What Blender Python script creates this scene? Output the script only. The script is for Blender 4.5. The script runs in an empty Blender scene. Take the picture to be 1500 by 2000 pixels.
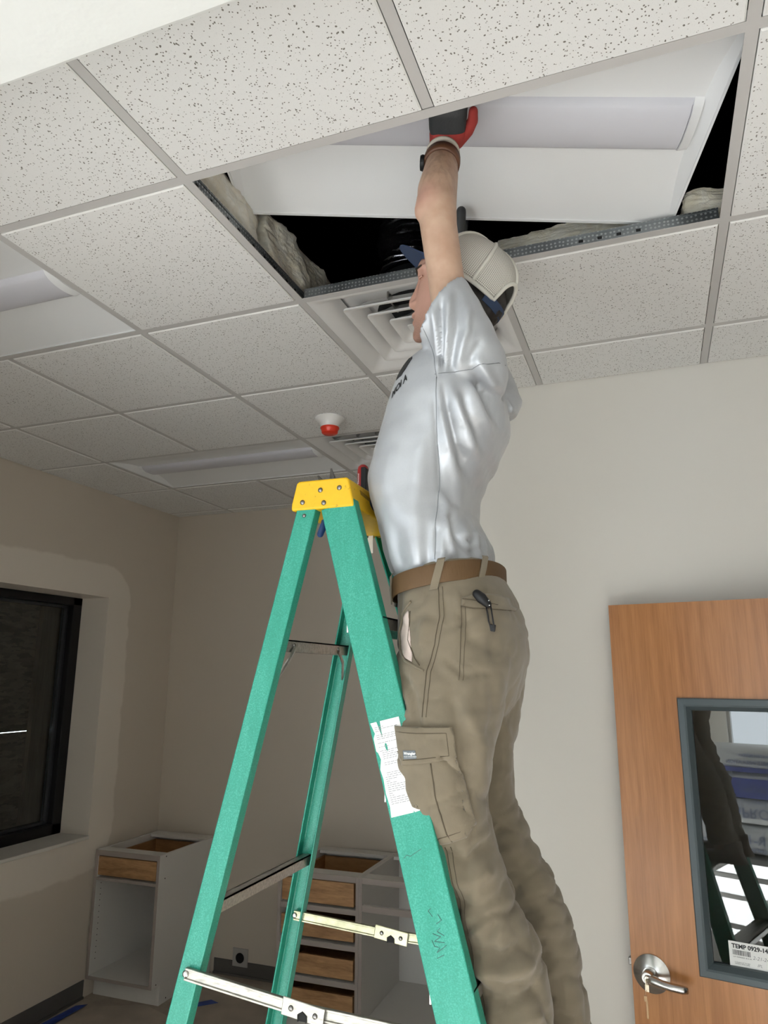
import bpy, bmesh, math, random
from math import sin, cos, pi, radians, sqrt, atan2, exp
from mathutils import Vector, Matrix, noise
from mathutils.bvhtree import BVHTree

random.seed(7)
SC = bpy.context.scene
COL = SC.collection
H = 2.985            # height of the suspended ceiling
S = 0.6096           # grid module

# ------------------------------------------------------------------ camera
cam_d = bpy.data.cameras.new('camera')
cam_d.sensor_fit = 'VERTICAL'
cam_d.sensor_height = 36.0
cam_d.lens = 36.0 * 1407.15 / 2000.0
cam_d.clip_start = 0.02
cam = bpy.data.objects.new('camera', cam_d)
COL.objects.link(cam)
_r = Vector((0.93769873, 0.34742529, 0.00409332))
_u = Vector((0.07328995, -0.20929767, 0.97510157))
_f = Vector((-0.33963167, 0.91405151, 0.22172094))
_m = Matrix((_r, _u, -_f)).transposed().to_4x4()
_m.translation = Vector((0.97118, -1.24015, H - 1.15264))
cam.matrix_world = _m
SC.camera = cam

# ------------------------------------------------------------------ world, daylight, exposure
SC.view_settings.view_transform = 'Standard'
SC.view_settings.look = 'None'
SC.view_settings.gamma = 1.0
SC.view_settings.use_curve_mapping = False
SC.view_settings.exposure = 0.0
W = bpy.data.worlds.new('world')
SC.world = W
W.use_nodes = True
W.node_tree.nodes['Background'].inputs[0].default_value = (0.84, 0.93, 1.0, 1)
W.node_tree.nodes['Background'].inputs[1].default_value = 4.2
SC.cycles.max_bounces = 8
SC.cycles.diffuse_bounces = 5
SC.cycles.caustics_reflective = False
SC.cycles.caustics_refractive = False

# low winter sun falling through the glazing behind the camera on to the entry floor
sun_d = bpy.data.lights.new('sun', 'SUN')
sun_d.energy = 86.0; sun_d.angle = 0.009; sun_d.color = (0.90, 0.955, 1.0)
sun = bpy.data.objects.new('sun', sun_d); COL.objects.link(sun)
sun.location = (0, -12, 6)
sun.rotation_euler = Vector((0.0, 1.0, -0.338)).to_track_quat('-Z', 'Y').to_euler()

# portals: guide the sampling of the sky through the two glazed openings
def portal(name, loc, direction, sx, sy):
    l = bpy.data.lights.new(name, 'AREA'); l.shape = 'RECTANGLE'; l.size = sx; l.size_y = sy; l.cycles.is_portal = True
    o = bpy.data.objects.new(name, l); COL.objects.link(o); o.location = loc
    o.rotation_euler = Vector(direction).to_track_quat('-Z', 'Y').to_euler()
portal('sky_portal', (-0.005, -7.55, 1.37), (0, 1, 0), 3.5, 2.5)
portal('sky_portal_side', (-2.27, -2.8, 1.21), (1, 0, 0), 3.2, 2.18)

# ------------------------------------------------------------------ materials
MATS = {}
def _nt(name):
    m = bpy.data.materials.new(name); m.use_nodes = True
    nt = m.node_tree
    return m, nt, nt.nodes['Principled BSDF']
def N(nt, typ, **kw):
    n = nt.nodes.new(typ)
    for k, v in kw.items():
        if k.startswith('i_'):
            key = k[2:]
            key = int(key) if key.isdigit() else key.replace('_', ' ')
            n.inputs[key].default_value = v
        else: setattr(n, k, v)
    return n
def lnk(nt, a, b): nt.links.new(a, b)
def coords(nt, scale=(1, 1, 1), kind='Object', rot=(0, 0, 0)):
    tc = N(nt, 'ShaderNodeTexCoord'); mp = N(nt, 'ShaderNodeMapping')
    mp.inputs['Scale'].default_value = scale; mp.inputs['Rotation'].default_value = rot
    lnk(nt, tc.outputs[kind], mp.inputs['Vector'])
    return mp.outputs[0]
def ramp(nt, src, stops, interp='LINEAR'):
    r = N(nt, 'ShaderNodeValToRGB'); cr = r.color_ramp; cr.interpolation = interp
    while len(cr.elements) > 1: cr.elements.remove(cr.elements[-1])
    cr.elements[0].position = stops[0][0]; c = stops[0][1]; cr.elements[0].color = (*c, 1) if len(c) == 3 else c
    for p, c in stops[1:]:
        e = cr.elements.new(p); e.color = (*c, 1) if len(c) == 3 else c
    lnk(nt, src, r.inputs[0])
    return r.outputs[0]
def bump(nt, b, src, strength=0.2, dist=0.01):
    n = N(nt, 'ShaderNodeBump'); n.inputs['Strength'].default_value = strength; n.inputs['Distance'].default_value = dist
    lnk(nt, src, n.inputs['Height']); lnk(nt, n.outputs[0], b.inputs['Normal'])
def mat(name, col, rough=0.6, metal=0.0, var=0.0, vscale=8.0, bmp=0.0, bscale=60.0, bdist=0.002, stretch=(1, 1, 1), sheen=0.0, spec=None, coat=0.0):
    """plain colour with procedural mottling and fine relief"""
    if name in MATS: return MATS[name]
    m, nt, b = _nt(name)
    b.inputs['Roughness'].default_value = rough; b.inputs['Metallic'].default_value = metal
    if spec is not None: b.inputs['Specular IOR Level'].default_value = spec
    if sheen: b.inputs['Sheen Weight'].default_value = sheen
    if coat: b.inputs['Coat Weight'].default_value = coat
    v = coords(nt, stretch)
    if var:
        n = N(nt, 'ShaderNodeTexNoise', i_Scale=vscale, i_Detail=4.0); lnk(nt, v, n.inputs['Vector'])
        d = tuple(max(0, c * (1 - var)) for c in col); l = tuple(min(1, c * (1 + var)) for c in col)
        lnk(nt, ramp(nt, n.outputs['Fac'], [(0.3, d), (0.7, l)]), b.inputs['Base Color'])
    else: b.inputs['Base Color'].default_value = (*col, 1)
    if bmp:
        n2 = N(nt, 'ShaderNodeTexNoise', i_Scale=bscale, i_Detail=3.0); lnk(nt, v, n2.inputs['Vector'])
        bump(nt, b, n2.outputs['Fac'], bmp, bdist)
    MATS[name] = m
    return m
def srgb(r, g, b):
    f = lambda c: ((c / 255 + 0.055) / 1.055) ** 2.4 if c > 10 else c / 255 / 12.92
    return (f(r), f(g), f(b))

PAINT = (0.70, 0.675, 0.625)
SHADED_PAINT = (0.60, 0.535, 0.455)  # wall paint with the left room's dim, warm bounce light put in
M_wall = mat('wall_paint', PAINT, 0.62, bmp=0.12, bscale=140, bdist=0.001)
M_wall_shaded = mat('wall_paint_shaded', SHADED_PAINT, 0.62, bmp=0.12, bscale=140, bdist=0.001)
M_white = mat('white_drywall', (0.66, 0.66, 0.64), 0.6, bmp=0.5, bscale=30, bdist=0.003)
M_tee = mat('grid_white', (0.52, 0.505, 0.495), 0.5)
M_fixture = mat('white_enamel', (0.80, 0.81, 0.82), 0.42)
M_lens = mat('frosted_lens', (0.62, 0.62, 0.67), 0.5, bmp=0.12, bscale=8, stretch=(0.2, 60, 1), bdist=0.001)
M_black = mat('black_plastic', (0.008, 0.008, 0.009), 0.5, spec=0.3)
M_plenum = mat('plenum_shade', (0.004, 0.004, 0.004), 0.95, spec=0.0)  # darkness of the unlit plenum put into the colour
M_duct = mat('diffuser_enamel', (0.74, 0.73, 0.72), 0.45)
M_alu = mat('brushed_aluminium', (0.50, 0.49, 0.47), 0.36, 0.9, var=0.2, vscale=6, stretch=(1, 30, 30), bmp=0.1, bscale=90)
M_steel = mat('satin_steel', (0.60, 0.59, 0.57), 0.26, 1.0, var=0.1, vscale=60)
M_zinc = mat('zinc_plate', (0.42, 0.41, 0.27), 0.35, 0.8, var=0.25, vscale=40)
M_rivet = mat('rivet_metal', (0.22, 0.21, 0.20), 0.32, 1.0)
M_base = mat('cove_base', (0.105, 0.098, 0.092), 0.5, var=0.1, vscale=5)
M_cabw = mat('cabinet_white', (0.71, 0.69, 0.66), 0.5)
M_cabg = mat('cabinet_edge', (0.36, 0.31, 0.28), 0.55)
M_greymetal = mat('grey_paint_metal', (0.078, 0.100, 0.108), 0.38)
M_paper = mat('label_paper', (0.86, 0.86, 0.84), 0.6)
M_ink = mat('ink', (0.02, 0.02, 0.022), 0.7)
M_inkg = mat('grey_ink', (0.32, 0.32, 0.33), 0.7)
M_dark = mat('dark_hole', (0.01, 0.01, 0.01), 0.9)

def m_tile():
    m, nt, b = _nt('acoustic_tile')
    v = coords(nt)
    w = N(nt, 'ShaderNodeTexNoise', i_Scale=70.0, i_Detail=1.0); lnk(nt, v, w.inputs['Vector'])
    mixv = N(nt, 'ShaderNodeVectorMath', operation='MULTIPLY_ADD'); mixv.inputs[1].default_value = (0.009, 0.009, 0.0)
    lnk(nt, w.outputs['Color'], mixv.inputs[0]); lnk(nt, v, mixv.inputs[2])
    vo = N(nt, 'ShaderNodeTexVoronoi', i_Scale=150.0, feature='F1', voronoi_dimensions='3D'); lnk(nt, mixv.outputs[0], vo.inputs['Vector'])
    big = N(nt, 'ShaderNodeTexNoise', i_Scale=120.0, i_Detail=1.0); lnk(nt, v, big.inputs['Vector'])
    # hole radius differs from hole to hole
    th = N(nt, 'ShaderNodeMapRange', i_1=0.36, i_2=0.66, i_3=0.10, i_4=0.30); lnk(nt, big.outputs['Fac'], th.inputs[0])
    lt = N(nt, 'ShaderNodeMath', operation='LESS_THAN'); lnk(nt, vo.outputs['Distance'], lt.inputs[0]); lnk(nt, th.outputs[0], lt.inputs[1])
    vf = N(nt, 'ShaderNodeTexVoronoi', i_Scale=330.0); lnk(nt, v, vf.inputs['Vector'])
    lf = N(nt, 'ShaderNodeMath', operation='LESS_THAN', i_1=0.16); lnk(nt, vf.outputs['Distance'], lf.inputs[0])
    lfs = N(nt, 'ShaderNodeMath', operation='MULTIPLY', i_1=0.22); lnk(nt, lf.outputs[0], lfs.inputs[0])
    mx = N(nt, 'ShaderNodeMath', operation='MAXIMUM'); lnk(nt, lt.outputs[0], mx.inputs[0]); lnk(nt, lfs.outputs[0], mx.inputs[1])
    lnk(nt, ramp(nt, mx.outputs[0], [(0.0, (0.76, 0.755, 0.745)), (1.0, (0.20, 0.185, 0.165))]), b.inputs['Base Color'])
    b.inputs['Roughness'].default_value = 0.9
    b.inputs['Specular IOR Level'].default_value = 0.1
    inv = N(nt, 'ShaderNodeMath', operation='SUBTRACT', i_0=1.0); lnk(nt, mx.outputs[0], inv.inputs[1])
    bump(nt, b, inv.outputs[0], 0.35, 0.0012)
    return m
M_tile = m_tile()
M_tileedge = mat('tile_edge', (0.82, 0.81, 0.79), 0.8)

def m_web():
    m, nt, b = _nt('galvanised_tee_web')
    v = coords(nt)
    sx = N(nt, 'ShaderNodeSeparateXYZ'); lnk(nt, v, sx.inputs[0])
    ax = N(nt, 'ShaderNodeMath', operation='ADD'); lnk(nt, sx.outputs[0], ax.inputs[0]); lnk(nt, sx.outputs[1], ax.inputs[1])
    cx = N(nt, 'ShaderNodeCombineXYZ'); lnk(nt, ax.outputs[0], cx.inputs[0]); lnk(nt, sx.outputs[2], cx.inputs[1])
    vo = N(nt, 'ShaderNodeTexVoronoi', i_Scale=88.0, i_Randomness=0.25, voronoi_dimensions='2D'); lnk(nt, cx.outputs[0], vo.inputs['Vector'])
    no = N(nt, 'ShaderNodeTexNoise', i_Scale=4.0, i_Detail=3.0); lnk(nt, v, no.inputs['Vector'])
    c1 = ramp(nt, no.outputs['Fac'], [(0.35, (0.10, 0.11, 0.115)), (0.65, (0.27, 0.29, 0.30))])
    lt = N(nt, 'ShaderNodeMath', operation='LESS_THAN', i_1=0.26); lnk(nt, vo.outputs['Distance'], lt.inputs[0])
    mx = N(nt, 'ShaderNodeMix', data_type='RGBA'); lnk(nt, lt.outputs[0], mx.inputs[0]); lnk(nt, c1, mx.inputs[6]); mx.inputs[7].default_value = (0.42, 0.44, 0.45, 1)
    lnk(nt, mx.outputs[2], b.inputs['Base Color'])
    b.inputs['Metallic'].default_value = 0.7; b.inputs['Roughness'].default_value = 0.4
    return m
M_web = m_web()

def m_wood(name, c0, c1, scale=(1, 1, 1), rough=0.45, kind='Object', nscale=3.0):
    m, nt, b = _nt(name)
    v = coords(nt, scale, kind)
    n1 = N(nt, 'ShaderNodeTexNoise', i_Scale=nscale, i_Detail=6.0, i_Roughness=0.6, i_Distortion=0.4); lnk(nt, v, n1.inputs['Vector'])
    n2 = N(nt, 'ShaderNodeTexNoise', i_Scale=nscale * 6, i_Detail=3.0); lnk(nt, v, n2.inputs['Vector'])
    ad = N(nt, 'ShaderNodeMath', operation='MULTIPLY_ADD', i_1=0.35); lnk(nt, n2.outputs['Fac'], ad.inputs[0]); lnk(nt, n1.outputs['Fac'], ad.inputs[2])
    lnk(nt, ramp(nt, ad.outputs[0], [(0.45, c0), (0.85, c1)]), b.inputs['Base Color'])
    b.inputs['Roughness'].default_value = rough
    bump(nt, b, n2.outputs['Fac'], 0.08, 0.001)
    return m
M_door = m_wood('cherry_veneer', (0.33, 0.128, 0.038), (0.49, 0.215, 0.072), (14, 14, 0.7), 0.30, nscale=3.0)
M_drawer = m_wood('rubberwood', (0.24, 0.115, 0.045), (0.52, 0.30, 0.14), (2.2, 10, 14), 0.5, nscale=2.0)
M_drawerin = m_wood('plywood_inside', (0.28, 0.14, 0.05), (0.40, 0.22, 0.09), (3, 3, 14), 0.55)
M_stud = m_wood('pine_stud', (0.20, 0.15, 0.07), (0.33, 0.26, 0.13), (9, 9, 0.8), 0.7)

def m_osb():
    m, nt, b = _nt('osb_board')
    v = coords(nt, (6, 9, 34))
    d = N(nt, 'ShaderNodeTexNoise', i_Scale=1.6, i_Detail=3.0); lnk(nt, v, d.inputs['Vector'])
    ad = N(nt, 'ShaderNodeVectorMath', operation='MULTIPLY_ADD'); ad.inputs[1].default_value = (1.5, 1.5, 1.5)
    lnk(nt, d.outputs['Color'], ad.inputs[0]); lnk(nt, v, ad.inputs[2])
    vo = N(nt, 'ShaderNodeTexVoronoi', i_Scale=1.5); lnk(nt, ad.outputs[0], vo.inputs['Vector'])
    sp = N(nt, 'ShaderNodeSeparateColor'); lnk(nt, vo.outputs['Color'], sp.inputs[0])
    lnk(nt, ramp(nt, sp.outputs[0], [(0.0, (0.42, 0.39, 0.24)), (0.5, (0.58, 0.545, 0.35)), (1.0, (0.70, 0.66, 0.45))]), b.inputs['Base Color'])
    b.inputs['Roughness'].default_value = 0.8
    return m
M_osb = m_osb()

def m_green():
    m, nt, b = _nt('green_fiberglass')
    v = coords(nt)
    n = N(nt, 'ShaderNodeTexNoise', i_Scale=420.0, i_Detail=2.0); lnk(nt, v, n.inputs['Vector'])
    n2 = N(nt, 'ShaderNodeTexNoise', i_Scale=16.0, i_Detail=4.0); lnk(nt, coords(nt, (3, 3, 0.5)), n2.inputs['Vector'])
    ad = N(nt, 'ShaderNodeMath', operation='MULTIPLY_ADD', i_1=0.45); lnk(nt, n2.outputs['Fac'], ad.inputs[0]); lnk(nt, n.outputs['Fac'], ad.inputs[2])
    lnk(nt, ramp(nt, ad.outputs[0], [(0.45, (0.010, 0.245, 0.165)), (0.72, (0.018, 0.290, 0.205)), (1.0, (0.06, 0.38, 0.29))]), b.inputs['Base Color'])
    b.inputs['Roughness'].default_value = 0.38
    bump(nt, b, n.outputs['Fac'], 0.1, 0.001)
    return m
M_green = m_green()

def m_yellow():
    m, nt, b = _nt('yellow_plastic')
    v = coords(nt)
    n = N(nt, 'ShaderNodeTexNoise', i_Scale=60.0, i_Detail=5.0, i_Roughness=0.7); lnk(nt, v, n.inputs['Vector'])
    lnk(nt, ramp(nt, n.outputs['Fac'], [(0.30, (0.28, 0.17, 0.01)), (0.37, (0.74, 0.435, 0.003)), (0.7, (0.78, 0.465, 0.004))]), b.inputs['Base Color'])
    b.inputs['Roughness'].default_value = 0.45
    return m
M_yellow = m_yellow()

def m_floor():
    m, nt, b = _nt('floor_protection_board')
    v = coords(nt)
    n = N(nt, 'ShaderNodeTexNoise', i_Scale=2.4, i_Detail=6.0, i_Roughness=0.65); lnk(nt, v, n.inputs['Vector'])
    n2 = N(nt, 'ShaderNodeTexNoise', i_Scale=30.0, i_Detail=4.0); lnk(nt, v, n2.inputs['Vector'])
    ad = N(nt, 'ShaderNodeMath', operation='MULTIPLY_ADD', i_1=0.3); lnk(nt, n2.outputs['Fac'], ad.inputs[0]); lnk(nt, n.outputs['Fac'], ad.inputs[2])
    lnk(nt, ramp(nt, ad.outputs[0], [(0.4, (0.27, 0.22, 0.175)), (0.8, (0.44, 0.375, 0.31))]), b.inputs['Base Color'])
    b.inputs['Roughness'].default_value = 0.75
    return m
M_floor = m_floor()

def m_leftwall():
    """wall paint with dim warm light put in its colour; a freshly cut-in, lighter coat round the window with a rounded corner"""
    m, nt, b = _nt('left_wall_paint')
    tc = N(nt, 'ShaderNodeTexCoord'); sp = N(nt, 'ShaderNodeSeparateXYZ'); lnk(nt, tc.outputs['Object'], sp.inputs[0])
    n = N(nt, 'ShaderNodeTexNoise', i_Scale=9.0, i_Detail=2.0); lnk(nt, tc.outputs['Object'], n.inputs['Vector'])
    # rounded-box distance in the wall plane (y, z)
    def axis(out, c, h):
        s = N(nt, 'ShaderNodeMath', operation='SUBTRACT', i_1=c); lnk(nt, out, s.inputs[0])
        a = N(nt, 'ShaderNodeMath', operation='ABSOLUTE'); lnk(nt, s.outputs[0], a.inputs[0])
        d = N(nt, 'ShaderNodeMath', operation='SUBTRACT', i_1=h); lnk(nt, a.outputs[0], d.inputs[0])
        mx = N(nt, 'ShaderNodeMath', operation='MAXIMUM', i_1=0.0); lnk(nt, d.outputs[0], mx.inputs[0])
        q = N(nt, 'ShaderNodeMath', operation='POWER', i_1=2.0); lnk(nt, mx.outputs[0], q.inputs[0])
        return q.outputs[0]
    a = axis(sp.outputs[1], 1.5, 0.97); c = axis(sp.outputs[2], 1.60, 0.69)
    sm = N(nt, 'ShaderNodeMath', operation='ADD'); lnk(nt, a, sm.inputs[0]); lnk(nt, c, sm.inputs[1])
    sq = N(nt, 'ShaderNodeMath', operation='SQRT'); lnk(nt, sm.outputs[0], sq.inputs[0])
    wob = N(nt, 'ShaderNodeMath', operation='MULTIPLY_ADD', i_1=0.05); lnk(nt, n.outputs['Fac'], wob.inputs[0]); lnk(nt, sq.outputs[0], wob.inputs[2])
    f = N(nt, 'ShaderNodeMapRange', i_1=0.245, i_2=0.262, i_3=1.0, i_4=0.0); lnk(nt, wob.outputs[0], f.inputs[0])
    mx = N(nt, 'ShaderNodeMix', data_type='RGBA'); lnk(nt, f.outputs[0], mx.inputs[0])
    mx.inputs[6].default_value = (0.64, 0.572, 0.49, 1); mx.inputs[7].default_value = (0.77, 0.705, 0.625, 1)  # both tones lightened in place of missing low light on this wall
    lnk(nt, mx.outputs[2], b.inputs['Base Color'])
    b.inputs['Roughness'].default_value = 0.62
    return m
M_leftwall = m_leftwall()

def m_glass(name='clear_glass', tint=(0.92, 0.95, 0.93)):
    m, nt, b = _nt(name)
    b.inputs['Base Color'].default_value = (*tint, 1)
    b.inputs['Roughness'].default_value = 0.0
    b.inputs['Transmission Weight'].default_value = 1.0
    b.inputs['IOR'].default_value = 1.5
    v = coords(nt)
    n = N(nt, 'ShaderNodeTexNoise', i_Scale=1.5); lnk(nt, v, n.inputs['Vector'])
    bump(nt, b, n.outputs['Fac'], 0.002, 0.001)
    return m
M_glass = m_glass()
M_doorglass = m_glass('door_glass')
M_doorglass.node_tree.nodes['Principled BSDF'].inputs['IOR'].default_value = 1.75

def m_batt():
    m, nt, b = _nt('fiberglass_batt')
    v = coords(nt)
    n = N(nt, 'ShaderNodeTexNoise', i_Scale=22.0, i_Detail=8.0, i_Roughness=0.7, i_Distortion=0.6); lnk(nt, v, n.inputs['Vector'])
    n3 = N(nt, 'ShaderNodeTexNoise', i_Scale=5.0, i_Detail=3.0); lnk(nt, v, n3.inputs['Vector'])
    ad = N(nt, 'ShaderNodeMath', operation='MULTIPLY_ADD', i_1=0.5); lnk(nt, n3.outputs['Fac'], ad.inputs[0]); lnk(nt, n.outputs['Fac'], ad.inputs[2])
    lnk(nt, ramp(nt, ad.outputs[0], [(0.45, (0.56, 0.47, 0.30)), (0.65, (0.82, 0.76, 0.61)), (0.95, (0.93, 0.91, 0.83))]), b.inputs['Base Color'])
    b.inputs['Roughness'].default_value = 0.95
    b.inputs['Sheen Weight'].default_value = 0.3
    bump(nt, b, n.outputs['Fac'], 0.7, 0.01)
    return m
M_batt = m_batt()

# ------------------------------------------------------------------ mesh helpers
class MB:
    def __init__(s): s.v = []; s.f = []
    def add(s, vs, fs):
        k = len(s.v); s.v += [tuple(p) for p in vs]; s.f += [tuple(i + k for i in f) for f in fs]; return s
    def box(s, x0, x1, y0, y1, z0, z1):
        vs = [(x, y, z) for z in (z0, z1) for y in (y0, y1) for x in (x0, x1)]
        return s.add(vs, [(0, 2, 3, 1), (4, 5, 7, 6), (0, 1, 5, 4), (2, 6, 7, 3), (0, 4, 6, 2), (1, 3, 7, 5)])
    def obox(s, c, a, b, d):
        c, a, b, d = Vector(c), Vector(a), Vector(b), Vector(d)
        if a.cross(b).dot(d) < 0: a = -a
        vs = [c + a * i + b * j + d * k for k in (-1, 1) for j in (-1, 1) for i in (-1, 1)]
        return s.add(vs, [(0, 2, 3, 1), (4, 5, 7, 6), (0, 1, 5, 4), (2, 6, 7, 3), (0, 4, 6, 2), (1, 3, 7, 5)])
    def loft(s, rings, cap0=True, cap1=True):
        n = len(rings[0]); vs = [p for r in rings for p in r]; fs = []
        for i in range(len(rings) - 1):
            for j in range(n):
                j2 = (j + 1) % n
                fs.append((i * n + j, i * n + j2, (i + 1) * n + j2, (i + 1) * n + j))
        if cap0: fs.append(tuple(reversed(range(n))))
        if cap1: fs.append(tuple(range((len(rings) - 1) * n, len(rings) * n)))
        return s.add(vs, fs)
    def tube(s, pts, rad, n=10, cap=True, flat=None):
        pts = [Vector(p) for p in pts]
        if not isinstance(rad, (list, tuple)): rad = [rad] * len(pts)
        rings = []; up = None
        for i, p in enumerate(pts):
            t = (pts[min(i + 1, len(pts) - 1)] - pts[max(i - 1, 0)]).normalized()
            if up is None:
                up = Vector((0, 0, 1)) if abs(t.z) < 0.9 else Vector((1, 0, 0))
                if flat is not None: up = Vector(flat[0])
            a = t.cross(up)
            if a.length < 1e-4: a = t.cross(Vector((0.3, 0.9, 0.1)))
            a.normalize(); b = a.cross(t).normalized(); up = b
            r = rad[i]; k = flat[1] if flat is not None else 1.0
            rings.append([p + a * cos(2 * pi * j / n) * r + b * sin(2 * pi * j / n) * r * k for j in range(n)])
        return s.loft(rings, cap, cap)
    def blob(s, pts, rad, n=14):
        """tube with rounded ends"""
        pts = [Vector(p) for p in pts]; rad = list(rad)
        d0 = (pts[0] - pts[1]).normalized(); d1 = (pts[-1] - pts[-2]).normalized()
        P = []; R = []
        for a in (80, 55, 28): P.append(pts[0] + d0 * rad[0] * sin(radians(a))); R.append(rad[0] * cos(radians(a)))
        P += pts; R += rad
        for a in (28, 55, 80): P.append(pts[-1] + d1 * rad[-1] * sin(radians(a))); R.append(rad[-1] * cos(radians(a)))
        return s.tube(P, R, n)
    def lathe(s, prof, n=24, c=(0, 0, 0), ax=(0, 0, 1)):
        ax = Vector(ax).normalized(); c = Vector(c)
        u = ax.orthogonal().normalized(); w = ax.cross(u)
        rings = [[c + ax * z + (u * cos(2 * pi * j / n) + w * sin(2 * pi * j / n)) * max(r, 1e-5) for j in range(n)] for r, z in prof]
        return s.loft(rings)
    def prism(s, poly, fn, h0, h1):
        n = len(poly)
        vs = [fn(a, b, h0) for a, b in poly] + [fn(a, b, h1) for a, b in poly]
        fs = [tuple(reversed(range(n))), tuple(range(n, 2 * n))] + [(i, (i + 1) % n, n + (i + 1) % n, n + i) for i in range(n)]
        return s.add(vs, fs)

def fix_normals(me):
    bm = bmesh.new(); bm.from_mesh(me)
    bmesh.ops.recalc_face_normals(bm, faces=bm.faces)
    bm.to_mesh(me); bm.free()
def mesh_of(name, mb, m, smooth=False):
    me = bpy.data.meshes.new(name)
    me.from_pydata(mb.v, [], mb.f); me.validate(); fix_normals(me)
    if m is not None: me.materials.append(m)
    if smooth:
        for p in me.polygons: p.use_smooth = True
    return me
def setp(o, label=None, cat=None, group=None, kind=None):
    if label: o['label'] = label
    if cat: o['category'] = cat
    if group: o['group'] = group
    if kind: o['kind'] = kind
    return o
def attach(o, parent, local):
    o.parent = parent
    if not local: o.matrix_parent_inverse = parent.matrix_basis.inverted()
def mk(name, mb, m, parent=None, smooth=False, bevel=0.0, seg=2, local=False, me=None, auto=None):
    me = me or mesh_of(name, mb, m, smooth)
    o = bpy.data.objects.new(name, me); COL.objects.link(o)
    if parent is not None: attach(o, parent, local)
    if bevel:
        md = o.modifiers.new('bevel', 'BEVEL'); md.width = bevel; md.segments = seg; md.limit_method = 'ANGLE'; md.angle_limit = radians(40)
    if auto is not None:
        for p in me.polygons: p.use_smooth = True
        me.set_sharp_from_angle(angle=radians(auto))
    return o
def thing(name, label, cat, loc=(0, 0, 0), rot=None, group=None):
    o = bpy.data.objects.new(name, None); COL.objects.link(o)
    o.empty_display_size = 0.05
    o.location = loc
    if rot is not None: o.rotation_euler = rot
    M = Matrix.Translation(loc)
    if rot is not None: M = M @ (rot.to_matrix().to_4x4() if hasattr(rot, 'to_matrix') else Matrix())
    return setp(o, label, cat, group)
def struct(name, mb, m, bevel=0.0):
    o = mk(name, mb, m, None, False, bevel); o['kind'] = 'structure'; return o
def sgroup(name):
    o = bpy.data.objects.new(name, None); COL.objects.link(o); o['kind'] = 'structure'; return o
def copy_tree(o, parent=None):
    c = o.copy(); COL.objects.link(c)
    if parent is not None: c.parent = parent; c.matrix_parent_inverse = o.matrix_parent_inverse.copy()
    for ch in list(o.children): copy_tree(ch, c)
    return c
def text_mesh(txt, size, shear=0.0, spacing=1.0, bold=0.0):
    cu = bpy.data.curves.new('text', 'FONT'); cu.body = txt; cu.size = size; cu.shear = shear
    cu.space_character = spacing; cu.offset = bold; cu.resolution_u = 3
    o = bpy.data.objects.new('text', cu); COL.objects.link(o)
    dg = bpy.context.evaluated_depsgraph_get()
    me = bpy.data.meshes.new_from_object(o.evaluated_get(dg))
    bpy.data.objects.remove(o); bpy.data.curves.remove(cu)
    return me
def put_text(name, txt, size, fn, m, parent, local=False, shear=0.0, spacing=1.0, bold=0.0):
    """flat printed lettering; fn maps (a, b) of the text plane to a 3-D point"""
    me = text_mesh(txt, size, shear, spacing, bold)
    for v in me.vertices: v.co = Vector(fn(v.co.x, v.co.y))
    me.materials.clear(); me.materials.append(m)
    return mk(name, None, m, parent, me=me, local=local)

# ================================================================== ROOM SHELL
XL, YB, YR, XC, XE = -2.299, 3.162, 1.541, 0.22, 1.825
YF0, YF1 = -0.745, -0.588      # front partition with the wide cased opening
TOP = H + 0.95                  # structural deck above the suspended ceiling

struct('floor', MB().box(XL - .35, 3.4, YF0, YB + .3, -0.08, 0), M_floor)
struct('floor_entry', MB().box(XL - .35, 3.4, -7.8, YF0, -0.08, 0), mat('pale_concrete', (0.50, 0.475, 0.44), 0.6, var=0.1, vscale=3))

# left wall with the window opening (y 0.95..2.494, z .892..2.313)
WY0, WY1, WZ0, WZ1 = 0.95, 2.494, 0.892, 2.315
wl = MB()
for (y0, y1, z0, z1) in ((YF0, WY0, 0, TOP), (WY1, YB + .12, 0, TOP), (WY0, WY1, 0, WZ0), (WY0, WY1, WZ1, TOP)):
    wl.box(XL - 0.215, XL, y0, y1, z0, z1)
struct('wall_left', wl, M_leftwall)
struct('wall_back', MB().box(XL, XC + .12, YB, YB + .12, 0, TOP), M_wall_shaded)
struct('wall_return', MB().box(XC, XC + .12, YR + .12, YB, 0, TOP), M_wall_shaded)
struct('wall_right', MB().box(XC, 3.4, YR, YR + .12, 0, TOP), M_wall)
struct('wall_side', MB().box(XE, XE + .12, YF0, YR - 1.15, 0, TOP).box(XE, XE + .12, YR - 1.15, YR, 2.13, TOP).box(XE, XE + .12, YR - .06, YR, 0, 2.13), M_wall)
struct('wall_hall', MB().box(3.28, 3.4, YF0, YR, 0, TOP), M_wall)
# partition with header over the opening the camera looks through
struct('wall_front', MB().box(XL, -0.85, YF0, YF1, 0, TOP).box(1.80, 3.4, YF0, YF1, 0, TOP).box(-0.85, 1.80, YF0, YF1, 2.685, TOP), M_white, 0.006)
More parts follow.
